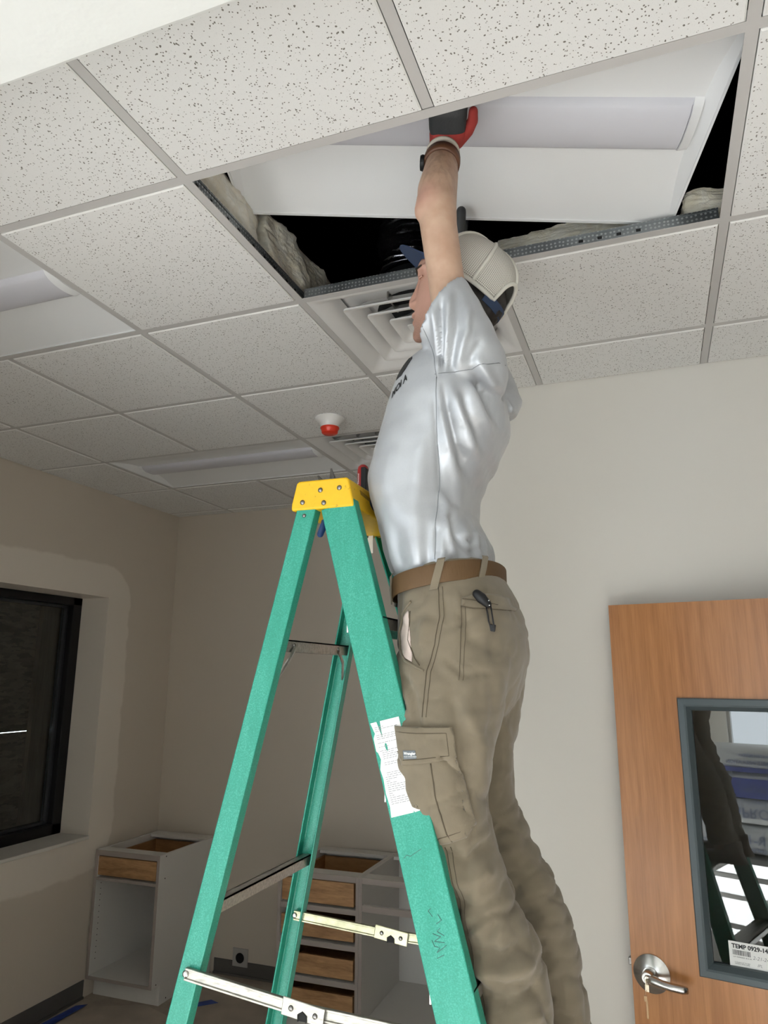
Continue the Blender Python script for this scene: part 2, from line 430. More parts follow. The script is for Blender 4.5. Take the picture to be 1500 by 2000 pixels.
# space behind the camera
RY, RX0, RX1, RZ0, RZ1 = -7.5, -1.76, 1.75, 0.12, 2.62      # storefront glazing at the far end
SY0, SY1 = -4.4, -1.2                                          # glazing along the side
struct('wall_outer', MB().box(XL - .2, RX0, RY - .15, RY, 0, TOP).box(RX1, 3.4, RY - .15, RY, 0, TOP).box(RX0, RX1, RY - .15, RY, 0, RZ0).box(RX0, RX1, RY - .15, RY, RZ1, TOP), M_wall)
struct('wall_outer_side', MB().box(XL, XL + .12, RY, SY0, 0, TOP).box(XL, XL + .12, SY1, YF0, 0, TOP).box(XL, XL + .12, SY0, SY1, 0, 0.12).box(XL, XL + .12, SY0, SY1, 2.3, TOP), M_wall)
struct('wall_far_side', MB().box(3.28, 3.4, RY, YF0, 0, TOP), M_wall)
struct('ceiling_entry', MB().box(XL, 3.4, RY, YF0, H, H + .02), M_white)
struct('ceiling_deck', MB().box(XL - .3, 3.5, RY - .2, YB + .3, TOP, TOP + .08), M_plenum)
struct('ceiling_hall', MB().box(XE + .12, 3.28, YF1, YR, H, H + .02), M_white)
# black sheets added above the grid, the unlit plenum put in their colour
struct('plenum_shade_sheet', MB().box(XL, XL + .004, YF1, YB, H + .05, TOP).box(XL, XC, YB - .004, YB, H + .05, TOP).box(XC - .004, XC, YR, YB, H + .05, TOP)
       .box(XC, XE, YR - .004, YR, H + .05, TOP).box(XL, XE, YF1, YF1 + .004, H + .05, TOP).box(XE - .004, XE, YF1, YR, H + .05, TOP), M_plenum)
# cove base
struct('baseboard_left', MB().box(XL, XL + .006, YF1, 2.56, 0, 0.098).box(XL + .006, XL + .014, YF1, 2.56, 0, 0.012), M_base)
struct('baseboard_back', MB().box(-1.80, -1.06, YB - .006, YB, 0, 0.085).box(-1.80, -1.06, YB - .016, YB - .006, 0, 0.012), M_base)
struct('baseboard_right', MB().box(XC, XE, YR - .006, YR, 0, 0.095), M_base)

# ------------------------------------------------------------------ window in the left wall
win = sgroup('window_1')
XW = XL - 0.215
fr = MB()
a0, a1, b0, b1 = WY0, WY1, WZ0, WZ1
for (y0, y1, z0, z1) in ((a0, a1, b0, b0 + .062), (a0, a1, b1 - .05, b1), (a0, a0 + .06, b0, b1), (a1 - .075, a1, b0, b1)):
    fr.box(XW - .085, XW + .004, y0, y1, z0, z1)
mk('window_frame', fr, M_black, win, bevel=0.004)
fs = MB()
for (y0, y1, z0, z1) in ((a0 + .06, a1 - .075, b0 + .062, b0 + .08), (a0 + .06, a1 - .075, b1 - .068, b1 - .05), (a0 + .06, a0 + .078, b0 + .06, b1 - .05), (a1 - .097, a1 - .075, b0 + .06, b1 - .05)):
    fs.box(XW - .075, XW - .03, y0, y1, z0, z1)
mk('glazing_bead', fs, mat('black_bead', (0.03, 0.032, 0.036), 0.25), win, bevel=0.003)
mk('window_pane', MB().box(XW - .058, XW - .050, a0 + .07, a1 - .09, b0 + .07, b1 - .06), M_glass, win)
mk('window_sill', MB().box(XW, XL + .012, a0 - .02, a1, b0 - .018, b0 + .001), M_wall, win, bevel=0.003)
# boards nailed over the opening outside
for nm, z0, z1, lab in (('osb_sheet', 0.55, 1.4885, 'lower oriented strand board sheet closing the window outside'), ('osb_sheet', 1.4935, 2.75, 'upper oriented strand board sheet closing the window outside')):
    setp(mk(nm, MB().box(XW - .215, XW - .203, 0.5, 3.0, z0, z1), M_osb), lab, 'board', 'sheathing boards over the window')
struct('window_light_seal', MB().box(XW - .215, XW - .0, 0.47, 0.5, .5, 2.8).box(XW - .215, XW, 3.0, 3.03, .5, 2.8).box(XW - .215, XW, .47, 3.03, .52, .55).box(XW - .215, XW, .47, 3.03, 2.75, 2.8), M_stud)  # unseen boards added round the gap to keep sky light off the sheets
setp(mk('wall_stud', MB().box(XW - .203, XW - .166, 2.345, 2.50, 0.55, 2.75), M_stud, bevel=0.003), 'pale pine stud behind the glass of the dark window', 'stud')

# ================================================================== SUSPENDED CEILING
ceil = sgroup('ceiling')
OPEN = {(0, 0), (1, 0)}
LIGHTS = {(-3, 0), (-2, 0), (-3, 3), (-2, 3)}
DIFF = {(0, 1), (-1, 3)}
def rect_tile(x0, x1, y0, y1):
    g = 0.0140
    d = -0.004
    x0 += g; x1 -= g; y0 += g; y1 -= g
    if x1 - x0 < 0.02 or y1 - y0 < 0.02: return
    e = 0.003
    mb = MB()
    r0 = [(x0, y0, H + .012), (x1, y0, H + .012), (x1, y1, H + .012), (x0, y1, H + .012)]
    r1 = [(x0, y0, H + d + e), (x1, y0, H + d + e), (x1, y1, H + d + e), (x0, y1, H + d + e)]
    r2 = [(x0 + e, y0 + e, H + d), (x1 - e, y0 + e, H + d), (x1 - e, y1 - e, H + d), (x0 + e, y1 - e, H + d)]
    mb.loft([r0, r1, r2])
    me = mesh_of('ceiling_tile', mb, M_tile)
    me.materials.append(M_tileedge)
    for p in me.polygons:
        if abs(p.normal.z) < 0.9: p.material_index = 1
    mk('ceiling_tile', None, None, ceil, me=me)
for i in range(-4, 4):
    for j in range(-1, 6):
        if (i, j) in OPEN | LIGHTS | DIFF: continue
        x0, x1, y0, y1 = i * S, (i + 1) * S, j * S, (j + 1) * S
        for (cx0, cx1, cy0, cy1) in ((XL - .01, XC + .01, YF1 - .01, YB + .01), (XC - .01, XE + .01, YF1 - .01, YR + .01)):
            if i == 0 and j <= 1:
                if cx0 > 0: continue
                cx1 = 5
            a, b, c, d = max(x0, cx0), min(x1, cx1), max(y0, cy0), min(y1, cy1)
            if a < b and c < d: rect_tile(a, b, c, d)
def tee(name, p0, p1, web=True):
    """inverted T: painted flange with a galvanised web and bulb"""
    (x0, y0), (x1, y1) = p0, p1
    along_y = abs(x1 - x0) < 1e-6
    w = 0.012
    fl = MB()
    if along_y: fl.box(x0 - w, x0 + w, y0, y1, H - .0005, H + .0012)
    else: fl.box(x0, x1, y0 - w, y0 + w, H - .0005, H + .0012)
    o = mk(name, fl, M_tee, ceil)
    wb = MB()
    if along_y: wb.box(x0 - .001, x0 + .001, y0, y1, H + .0012, H + .034).box(x0 - .003, x0 + .003, y0, y1, H + .032, H + .038)
    else: wb.box(x0, x1, y0 - .001, y0 + .001, H + .0012, H + .034).box(x0, x1, y0 - .003, y0 + .003, H + .032, H + .038)
    mk('tee_web', wb, M_web, o)
def yend(i): return YB if i * S < XC else YR
for i in range(-3, 3):
    segs = [(YF1, yend(i))]
    if i == 1: segs = [(YF1, -0.012), (S + .012, YR)]
    if i == -2: segs = [(YF1, -0.012), (S + .012, 3 * S - .012), (4 * S + .012, YB)]
    for a, b in segs: tee('main_tee', (i * S, a + .003), (i * S, b - .003))
for j in range(0, 6):
    # four-foot cross tees run straight past the light openings
    xs = [XL] + [i * S for i in range(-3, 3) if (i, j) not in ((1, 0), (1, 1), (-2, 0), (-2, 1), (-2, 3), (-2, 4))] + [XE]
    for k in range(len(xs) - 1):
        a, b = xs[k], xs[k + 1]
        if j * S > YB: continue
        if j * S > YR:
            if a >= XC: continue
            b = min(b, XC)
        tee('cross_tee', (a + (0.012 if k else 0.002), j * S), (b - .012, j * S))

# slots punched along the exposed web beside the opening
sl = MB()
for k in range(9):
    y = 0.05 + k * 0.066 + random.uniform(-.012, .012)
    sl.obox((0.0016, y, H + .016), (0.0004, 0, 0), (0, 0.005, 0), (0, 0, 0.0035))
for k in range(4):
    x = 0.86 + k * 0.05
    sl.obox((x, S - .0016, H + .018), (0.006, 0, 0), (0, 0.0004, 0), (0, 0, 0.004))
setp(mk('tee_slot', sl, M_dark, ceil), kind='stuff')

# ------------------------------------------------------------------ recessed troffer lights
def profile_panel():
    pts = []
    n = 14
    for k in range(n + 1):                       # concave side panel, rim -> lens
        t = k / n
        y = -0.292 + t * 0.220
        z = 0.003 + 0.031 * sin(t * pi / 2) ** 1.2
        pts.append((y, z))
    return pts
def troffer_meshes():
    L2 = 0.600; P = profile_panel(); out = []
    for s in (1, -1):
        mb = MB(); rings = []
        for x in (-L2 + .012, L2 - .012):
            rings.append([(x, s * y, z) for y, z in P] + [(x, s * y, z + .003) for y, z in reversed(P)])
        mb.loft(rings); out.append(('side_panel', mesh_of('side_panel', mb, M_fixture, False)))
    mb = MB(); rings = []
    for x in (-L2 + .05, -L2 + .055, L2 - .055, L2 - .05):
        e = 0.6 if abs(x) > L2 - .052 else 1.0
        a = []
        for k in range(17):
            t = -1 + 2 * k / 16
            a.append((x, t * 0.073, 0.035 - e * 0.026 * sqrt(max(0, 1 - t * t))))
        rings.append(a + [(x, 0.073, 0.045), (x, -0.073, 0.045)])
    mb.loft(rings); out.append(('lens', mesh_of('lens', mb, M_lens)))
    for s in (1, -1):
        mb = MB()
        # sloped end plate with a raised collar round the lens end
        n = len(P); inner = [(s * (L2 - .012), y, 0.003) for y, z in P]
        full = [(y, z) for y, z in P] + [(-y, z) for y, z in reversed(P)]
        lo = [(s * (L2 - .004), y, 0.001) for y, z in full]
        hi = [(s * (L2 - .012 - 0.55 * z), y, z) for y, z in full]
        v = lo + hi; m = len(lo)
        mb.add(v, [(i, i + 1, m + i + 1, m + i) for i in range(m - 1)])
        c = []
        for x in (s * (L2 - .052), s * (L2 - .030)):
            ring = []
            e = 1.0 if abs(x) < L2 - .04 else 0.72
            for k in range(13):
                t = -1 + 2 * k / 12
                ring.append((x, t * 0.078, 0.037 - e * 0.031 * sqrt(max(0, 1 - t * t))))
            c.append(ring + [(x, 0.078, 0.045), (x, -0.078, 0.045)])
        mb.loft(c); out.append(('end_cap', mesh_of('end_cap', mb, M_fixture)))
    mb = MB()
    mb.box(-L2, L2, -.298, -.290, 0, .012).box(-L2, L2, .290, .298, 0, .012).box(-L2, -L2 + .006, -.29, .29, 0, .012).box(L2 - .006, L2, -.29, .29, 0, .012)
    mb.box(-L2 + .01, L2 - .01, -.29, .29, .046, .085)
    mb.box(-L2 + .004, L2 - .004, -.292, -.288, .006, .08).box(-L2 + .004, L2 - .004, .288, .292, .006, .08)
    mb.box(-L2 + .002, -L2 + .005, -.29, .29, .006, .08).box(L2 - .005, L2 - .002, -.29, .29, .006, .08)
    out.append(('housing', mesh_of('housing', mb, M_fixture)))
    return out
TM = troffer_meshes()
for nm, me in TM:
    if nm in ('lens', 'side_panel', 'end_cap'):
        for p in me.polygons: p.use_smooth = True
        me.set_sharp_from_angle(angle=radians(35))
def troffer(label, M):
    t = thing('troffer_light', label, 'light fixture', M.to_translation(), None, 'white troffer lights')
    t.rotation_euler = M.to_euler()
    for nm, me in TM: mk(nm, None, None, t, me=me, local=True)
    return t
troffer('unlit white troffer light recessed in the ceiling above the dark window', Matrix.Translation((-2 * S, 0.5 * S, H + .001)))
troffer('unlit white troffer light recessed in the ceiling beside the far vent', Matrix.Translation((-2 * S, 3.5 * S, H + .001)))
# the fixture being lifted into the opening, one end already up
P1 = Vector((1.0961, 0.6510, 3.025)); P2 = Vector((-0.0231, 0.3597, 3.135))
Lx = (P1 - P2).normalized()
hh = Lx.cross(Vector((0, 0, 1))).normalized()          # towards the camera side
nn = hh.cross(Lx)
if nn.z < 0: nn = -nn
rl = radians(6)
ww = hh * cos(rl) + nn * sin(rl)
zz = Lx.cross(-ww); 
Mf = Matrix((Lx, -ww, zz)).transposed().to_4x4()
Mf.translation = P1 - Lx * 0.600 + ww * 0.298
held = troffer('white troffer light held up tilted in the open ceiling bay', Mf)

# ------------------------------------------------------------------ square louvred diffusers
def sq_ring(h, z, r=0.012, n=4):
    pts = []
    for (cx, cy, a0) in ((1, 1, 0), (-1, 1, 90), (-1, -1, 180), (1, -1, 270)):
        for k in range(n + 1):
            a = radians(a0 + 90 * k / n)
            pts.append((cx * (h - r) + r * cos(a), cy * (h - r) + r * sin(a), z))
    return pts
def diffuser(label, cx, cy):
    t = thing('supply_diffuser', label, 'air vent', (cx, cy, H), None, 'square ceiling vents')
    R = lambda *a: sq_ring(*a)
    mb = MB().loft([R(.297, .010), R(.297, .0005), R(.283, .0005), R(.270, .004, .02), R(.238, .030, .03), R(.225, .052, .035), R(.222, .056, .035), R(.236, .036, .03), R(.268, .010, .02), R(.285, .010)], False, False)
    mk('frame', mb, M_duct, t, local=True, auto=40)
    for h in (.205, .145, .088):
        mb = MB().loft([R(h, .006, .014), R(h, .000, .014), R(h - .008, .000, .014), R(h - .014, .006, .02), R(h - .040, .026, .022), R(h - .050, .046, .022), R(h - .053, .050, .022), R(h - .038, .034, .022), R(h - .012, .014, .02)], False, False)
        mk('louvre_cone', mb, M_duct, t, local=True, auto=40)
    mk('centre_plaque', MB().loft([R(.040, .001, .008), R(.038, -.001, .008), R(.020, .004, .008)]), M_duct, t, local=True, auto=40)
    mb = MB().lathe([(.15, .09), (.15, .16), (.145, .16), (.145, .09)], 28)
    mk('duct_collar', mb, M_black, t, local=True)
    mb = MB().loft([R(.262, .050), R(.255, .066)], False, True)
    mk('back_pan', mb, M_duct, t, local=True)
    mk('duct_opening', MB().lathe([(0, .0615), (.15, .0615), (.15, .0635), (0, .0635)], 32), M_dark, t, local=True)
    for s in (-1, 1):
        for q in (-.15, .15): mk('bracket', MB().obox((0.05 * s, q, .03), (.003, 0, 0), (0, .05, 0), (0, 0, .012)), M_steel, t, local=True)
    return t
diffuser('white square louvred vent beside the open ceiling bay', 0.5 * S, 1.5 * S)
diffuser('white square louvred vent above the ladder top, beyond the smoke detector', -0.5 * S, 3.5 * S)

# ------------------------------------------------------------------ smoke detector with red dust cap
sd = thing('smoke_detector', 'white smoke detector with a red dust cap on the ceiling', 'smoke detector', (-0.345, 1.590, H - .007))
mk('base', MB().lathe([(.0, 0), (.068, 0), (.068, -.006), (.058, -.014), (.046, -.028), (.040, -.040), (.039, -.048), (0, -.048)], 36), mat('detector_white', (0.80, 0.79, 0.77), 0.4), sd, local=True, auto=50)
mk('dust_cap', MB().lathe([(0, -.046), (.043, -.046), (.043, -.052), (.039, -.056), (.036, -.072), (.031, -.076), (0, -.076)], 36), mat('red_plastic', (0.72, 0.045, 0.020), 0.35), sd, local=True, auto=40)

# ================================================================== ABOVE THE CEILING
def lumpy(x0, x1, y0, y1, z0, z1, amp=0.02, seed=0, res=0.02):
    nx, ny, nz = [max(2, int((b - a) / res)) for a, b in ((x0, x1), (y0, y1), (z0, z1))]
    bm = bmesh.new()
    bmesh.ops.create_cube(bm, size=1.0)
    bmesh.ops.subdivide_edges(bm, edges=bm.edges, cuts=42, use_grid_fill=True)
    for v in bm.verts:
        p = Vector((x0 + (v.co.x + .5) * (x1 - x0), y0 + (v.co.y + .5) * (y1 - y0), z0 + (v.co.z + .5) * (z1 - z0)))
        d = v.co.copy(); r = max(abs(d.x), abs(d.y), abs(d.z)); q = d.length
        k = 0.80 + 0.20 * (r / max(q, 1e-5))
        c = Vector(((x0 + x1) / 2, (y0 + y1) / 2, (z0 + z1) / 2))
        p = c + (p - c) * k
        o = Vector((seed * 3.1, seed * 1.7, seed))
        n = noise.noise_vector(p * 8 + o) * amp * .9 + noise.noise_vector(p * 26 + o) * amp * 0.30 + noise.noise_vector(p * 75 + o) * amp * 0.22 + noise.noise_vector(Vector((p.x * 60, p.y * 60, p.z * 190)) + o) * amp * .16
        n.z *= 0.5 if p.z > (z0 + z1) / 2 else 0.15
        v.co = p + n
    me = bpy.data.meshes.new('batt'); bm.to_mesh(me); bm.free()
    for p in me.polygons: p.use_smooth = True
    me.materials.append(M_batt)
    return me
for (b, seed, lab) in (((-.42, -.012, -.10, .400, H + .020, H + .185), 1, 'cream insulation batt piece by the front corner of the open bay'),
                       ((-.40, -.005, .410, 0.90, H + .020, H + .215), 2, 'stained cream insulation batt piece leading back beside the open bay'),
                       ((.60, 1.08, .665, 1.0, H + .022, H + .130), 3, 'cream insulation batt seen behind the cap, above the perforated rail'),
                       ((1.115, 1.62, .625, 1.02, H + .022, H + .120), 4, 'grey insulation batt at the far corner of the open bay'),
                       ((1.262, 1.60, .33, .62, H + .03, H + .22), 5, 'torn tuft of insulation at the side of the open bay')):
    setp(mk('insulation_batt', None, None, me=lumpy(*b, amp=.020, seed=seed)), lab, 'insulation', 'insulation batts above the ceiling')
# foil flexible duct
dm = MB(); rings = []
for k in range(90):
    z = H + .172 + k * 0.0079
    ring = []
    for j in range(40):
        a = 2 * pi * j / 40
        r = 0.115 + 0.006 * sin(k * 2.2) + 0.012 * noise.noise(Vector((cos(a) * 3, sin(a) * 3, z * 25))) + 0.005 * noise.noise(Vector((cos(a) * 9, sin(a) * 9, z * 60)))
        ring.append((0.285 + r * cos(a), 0.880 + r * sin(a), z))
    rings.append(ring)
dm.loft(rings)
M_foil = mat('black_foil', (0.10, 0.10, 0.11), 0.16, 0.95, bmp=0.5, bscale=70, bdist=0.004)
setp(mk('flexible_duct', dm, M_foil, smooth=True), 'shiny black foil flexible duct in the dark space above the ceiling', 'duct')

# ================================================================== BASE CABINETS
def cab_base(label, x0, x1, grp):
    t = thing('base_cabinet', label, 'cabinet', ((x0 + x1) / 2, 2.86, 0), None, grp)
    return t
CY0, CY1, CZ = 2.56, 3.148, 0.803
TH = 0.018
def panel(t, name, m, *b, bevel=0.001): return mk(name, MB().box(*b), m, t, bevel=bevel)
def carcass(t, x0, x1, top=True):
    for x in (x0, x1 - TH):
        o = panel(t, 'side_panel', M_cabw, x, x + TH, CY0 + .002, CY1, 0.105, CZ)
        panel(o, 'edge_band', M_cabg, x, x + TH, CY0 - .001, CY0 + .002, 0.105, CZ)
        panel(t, 'plinth_side', M_cabw, x, x + TH, CY0 + .075, CY1, 0.0, 0.105)
    o = panel(t, 'bottom_panel', M_cabw, x0 + TH, x1 - TH, CY0 + .002, CY1, 0.105, 0.105 + TH)
    panel(o, 'edge_band', M_cabg, x0 + TH, x1 - TH, CY0 - .001, CY0 + .002, 0.105, 0.105 + TH)
    panel(t, 'back_panel', M_cabw, x0 + TH, x1 - TH, CY1 - .006, CY1, 0.105, CZ)
    o = panel(t, 'toe_kick', M_cabw, x0 + TH, x1 - TH, CY0 + .075, CY0 + .087, 0.0, 0.105)
    o = panel(t, 'front_rail', M_cabw, x0 + TH, x1 - TH, CY0 + .002, CY0 + .09, CZ - TH, CZ)
    panel(o, 'edge_band', M_cabg, x0 + TH, x1 - TH, CY0 - .001, CY0 + .002, CZ - .030, CZ)
    panel(t, 'rear_rail', M_cabw, x0 + TH, x1 - TH, CY1 - .10, CY1 - .006, CZ - TH, CZ)
def drawer(t, x0, x1, z0, z1, h=None):
    """open drawer box: oak front, sides, bottom"""
    o = mk('drawer', MB().box(x0, x1, CY0 + .004, CY0 + .018, z0, z1), M_drawer, t, bevel=0.0015)
    bx = MB().box(x0, x0 + .013, CY0 + .018, CY1 - .05, z0 + .006, z1 - .004).box(x1 - .013, x1, CY0 + .018, CY1 - .05, z0 + .006, z1 - .004)
    bx.box(x0, x1, CY1 - .063, CY1 - .05, z0 + .006, z1 - .004).box(x0 + .013, x1 - .013, CY0 + .018, CY1 - .05, z0 + .01, z0 + .017)
    mk('drawer_box', bx, M_drawerin, o)
    return o
def pin_holes(t, x, s, z0, z1, n=14):
    mb = MB()
    for k in range(n):
        z = z0 + (z1 - z0) * k / (n - 1)
        mb.lathe([(0.0, 0), (0.0028, 0), (0.0028, .001), (0, .001)], 8, (x, CY0 + .045, z), (s, 0, 0))
    setp(mk('pin_hole', mb, M_dark, t), kind='stuff')
c1 = cab_base('single white base cabinet with one oak drawer under the window corner', -2.285, -1.822, 'unfinished base cabinets')
carcass(c1, -2.285, -1.822)
drawer(c1, -2.263, -1.845, 0.664, 0.768)
o = panel(c1, 'middle_rail', M_cabw, -2.267, -1.840, CY0 + .004, CY0 + .06, 0.636, 0.652)
panel(o, 'edge_band', M_cabg, -2.267, -1.840, CY0 + .001, CY0 + .004, 0.636, 0.652)
pin_holes(c1, -2.267, 1, 0.20, 0.61); pin_holes(c1, -1.840, -1, 0.20, 0.61)
o = mk('hinge_plate', MB().box(-1.846, -1.840, CY0 + .012, CY0 + .030, .37, .60), M_cabw, c1, bevel=0.001)
sc_ = MB()
for (y, z) in ((2.62, .79), (2.62, .67), (3.08, .30), (3.05, .24), (2.70, .02), (2.60, .12)):
    sc_.lathe([(0, 0), (.004, 0), (.004, .0008), (0, .0008)], 8, (-1.822, y, z), (1, 0, 0))
setp(mk('screw_head', sc_, M_dark, c1), kind='stuff')
c2 = cab_base('white drawer cabinet with four stacked oak drawers behind the ladder', -1.045, -0.572, 'unfinished base cabinets')
carcass(c2, -1.045, -0.572)
for z0, z1 in ((0.655, 0.768), (0.490, 0.585), (0.312, 0.405), (0.150, 0.240)):
    drawer(c2, -1.022, -0.602, z0, z1)
for z in (0.617, 0.447, 0.273):
    o = panel(c2, 'drawer_rail', M_cabw, -1.027, -0.590, CY0 + .004, CY0 + .06, z, z + .026)
    panel(o, 'edge_band', M_cabg, -1.027, -0.590, CY0 + .001, CY0 + .004, z, z + .026)
c3 = cab_base('open white sink cabinet with an empty interior beside the drawer cabinet', -0.572, 0.205, 'unfinished base cabinets')
carcass(c3, -0.571, 0.205)
o = panel(c3, 'middle_rail', M_cabw, -0.553, 0.187, CY0 + .004, CY0 + .022, 0.640, 0.672)
panel(o, 'edge_band', M_cabg, -0.553, 0.187, CY0 + .001, CY0 + .004, 0.640, 0.672)

# outlet box in the back wall
ob = thing('wall_outlet_plate', 'square grey outlet plate with one round socket above the base', 'outlet', (-1.61, YB, 0.107))
mk('plate', MB().box(-1.666, -1.556, YB - .008, YB - .001, 0.055, 0.160), mat('outlet_grey', (0.42, 0.40, 0.38), 0.5), ob, bevel=0.003)
mk('socket', MB().lathe([(0, 0), (.029, 0), (.029, .003), (0, .003)], 28, (-1.611, YB - .009, 0.106), (0, -1, 0)), M_black, ob)

# paper and tape on the floor
def sheet(name, poly, z, m, label, cat, grp=None, th=0.0012):
    return setp(mk(name, MB().prism(poly, lambda a, b, h: (a, b, h), z, z + th), m), label, cat, grp)
M_kraft = mat('kraft_paper', (0.42, 0.36, 0.30), 0.8, var=0.12, vscale=6, bmp=0.3, bscale=6, bdist=0.004)
M_lam = mat('grey_vinyl', (0.20, 0.185, 0.17), 0.55, var=0.25, vscale=12)
M_tape = mat('blue_tape', (0.035, 0.075, 0.34), 0.6, var=0.3, vscale=20)
sheet('floor_paper', [(-2.16, 2.50), (-1.9, 2.62), (-1.55, 2.50), (-1.35, 2.2), (-1.9, 1.2), (-2.22, 2.0)], 0.002, M_kraft, 'kraft paper sheet lying on the floor before the single cabinet', 'paper')
sheet('floor_paper', [(-1.78, 2.9), (-1.2, 2.94), (-0.9, 2.4), (-0.6, 1.2), (-1.2, 1.3), (-1.5, 2.3)], 0.004, M_kraft, 'wide kraft paper sheet lying on the floor under the ladder', 'paper')
for poly, lab in (([(-2.27, 2.05), (-2.20, 2.02), (-2.20, 2.50), (-2.25, 2.46)], 'torn blue masking tape along the wall base'),
                  ([(-1.74, 2.62), (-1.70, 2.60), (-1.52, 2.78), (-1.58, 2.80)], 'short blue masking tape strip beside the single cabinet'),
                  ([(-1.10, 2.42), (-1.02, 2.42), (-1.32, 1.9), (-1.40, 1.9)], 'long blue masking tape strip on the paper under the ladder')):
    sheet('masking_tape', poly, 0.0065, M_tape, lab, 'tape', 'blue tape on the floor')

# ================================================================== DOOR
DA = radians(-11.2)
DD = Vector((cos(DA), sin(DA), 0)); DN = Vector((sin(DA), -cos(DA), 0))      # along the leaf, towards the camera
DP = Vector((0.8238, 1.46, 0))
def dp(u, z, h=0.0): return tuple(DP + DD * u + DN * h + Vector((0, 0, z)))
def dbox(mb, u0, u1, z0, z1, h0, h1):
    c = Vector(dp((u0 + u1) / 2, (z0 + z1) / 2, (h0 + h1) / 2))
    return mb.obox(c, DD * (u1 - u0) / 2, DN * (h1 - h0) / 2, Vector((0, 0, (z1 - z0) / 2)))
door = sgroup('door_1')
GU0, GU1, GZ0, GZ1 = 0.236, 0.70, 0.966, 1.737
lf = MB()
dbox(lf, 0, GU0, 0.012, 2.081, -.044, 0); dbox(lf, GU1, 0.914, 0.012, 2.081, -.044, 0)
dbox(lf, GU0, GU1, 0.012, GZ0, -.044, 0); dbox(lf, GU0, GU1, GZ1, 2.081, -.044, 0)
bm = bmesh.new(); me = mesh_of('leaf', lf, M_door); bm.free()
mk('door_leaf', None, None, door, me=me)
# glazed vision panel
vf = MB()
for s in (1, -1):
    h0, h1 = (0.0, 0.012) if s > 0 else (-0.056, -0.044)
    o0, i0 = (0.206, GU0 + .004)
    def fr_ring(du, h): return [dp(0.206 + du, 0.938 + du, h), dp(0.730 - du, 0.938 + du, h), dp(0.730 - du, 1.765 - du, h), dp(0.206 + du, 1.765 - du, h)]
    e = 1 if s > 0 else -1
    base = 0.0 if s > 0 else -0.044
    vf.loft([fr_ring(0, base), fr_ring(0, base + e * .008), fr_ring(.003, base + e * .011), fr_ring(.020, base + e * .013), fr_ring(.026, base + e * .010), fr_ring(.038, base - e * .008), fr_ring(.040, base - e * .018)], False, False)
mk('vision_frame', vf, M_greymetal, door)
gl = MB(); dbox(gl, 0.240, 0.70, 0.972, 1.732, -.026, -.020)
mk('glass_pane', gl, M_doorglass, door)
# glazing sticker
st = MB(); dbox(st, 0.292, 0.425, 0.978, 1.046, -.0199, -.0194)
# the label hangs slightly skewed
sticker = mk('glass_label', st, M_paper, door)
def sfn(du, dz, h=-.0188): return lambda a, b: dp(0.292 + du + a, 0.978 + dz + b, h)
put_text('label_print', 'TEMP 0929-14', 0.0165, sfn(.009, .050), M_ink, sticker, bold=0.0006)
bc = MB()
x = 0.010
random.seed(4)
while x < 0.058:
    w = random.choice((.0006, .001, .0016)); dbox(bc, 0.292 + x, 0.292 + x + w, 1.009, 1.023, -.0190, -.0187); x += w + random.choice((.0006, .001, .0014))
setp(mk('barcode', bc, M_ink, sticker), kind='stuff')
put_text('label_print', '1/4" TEMPERED 30 X 30', 0.005, sfn(.010, .024), M_ink, sticker)
put_text('label_print', 'S. GLASS CUT TO SIZE\nHANDLE WITH CARE', 0.0042, sfn(.014, .010), M_ink, sticker)
put_text('handwriting', '2-21-24', 0.014, sfn(.064, .026), M_inkg, sticker, shear=0.3)
put_text('handwriting', 'IPL', 0.011, sfn(.075, .008), M_inkg, sticker, shear=0.3)
# lever lock set with a key
lk = setp(mk('lever_handle', MB().lathe([(0, 0), (.056, 0), (.056, .004), (.036, .015), (.024, .018), (.024, .022), (0, .022)], 40, dp(.062, .916), DN), M_steel, door, auto=35))
mk('lever_hub', MB().lathe([(.0185, .012), (.0185, .052), (.016, .056), (0, .056)], 28, dp(.060, .918), DN), M_steel, lk, auto=35)
lv = [Vector(dp(.058, .917, .046)), Vector(dp(.078, .915, .054)), Vector(dp(.105, .911, .058)), Vector(dp(.135, .908, .057)), Vector(dp(.160, .906, .052)), Vector(dp(.176, .905, .047))]
mk('lever', MB().tube(lv, [.016, .0148, .0135, .0130, .0132, .0105], 16, flat=((0, 0, 1), 0.9)), M_steel, lk, smooth=True)
mk('key_cylinder', MB().lathe([(0, .05), (.0095, .05), (.0095, .061), (.008, .063), (0, .063)], 20, dp(.060, .918), DN), mat('nickel', (0.7, 0.68, 0.62), 0.25, 1.0), lk, auto=40)
kb = MB().obox(dp(.060, .913, .070), DD * .0012, DN * .010, Vector((0, 0, .009)))
kb.obox(dp(.061, .897, .072), DD * .006, DN * .0010, Vector((0, 0, .010)))
key = mk('key', kb, mat('brass_key', (0.62, 0.55, 0.42), 0.3, 1.0), lk, bevel=0.0008)
kb = MB().tube([dp(.060, .893, .073), dp(.056, .884, .074), dp(.056, .878, .074)], .0009, 6)
kb.obox(dp(.0555, .868, .0745), DD * .0045, DN * .0010, Vector((0, 0, .008))).obox(dp(.0585, .838, .0745), DD * .0028, DN * .0010, Vector((0, 0, .024)))
mk('key', kb, mat('old_brass', (0.34, 0.22, 0.12), 0.4, 0.9), lk, bevel=0.0006)
mk('latch_bolt', MB().obox(dp(-.006, .935, -.022), DD * .006, DN * .010, Vector((0, 0, .011))), M_rivet, door, bevel=0.002)
mk('hinge', MB().obox(dp(.918, 1.8, -.022), DD * .006, DN * .018, Vector((0, 0, .057))), M_steel, door)
mk('hinge', MB().obox(dp(.918, 0.3, -.022), DD * .006, DN * .018, Vector((0, 0, .057))), M_steel, door)

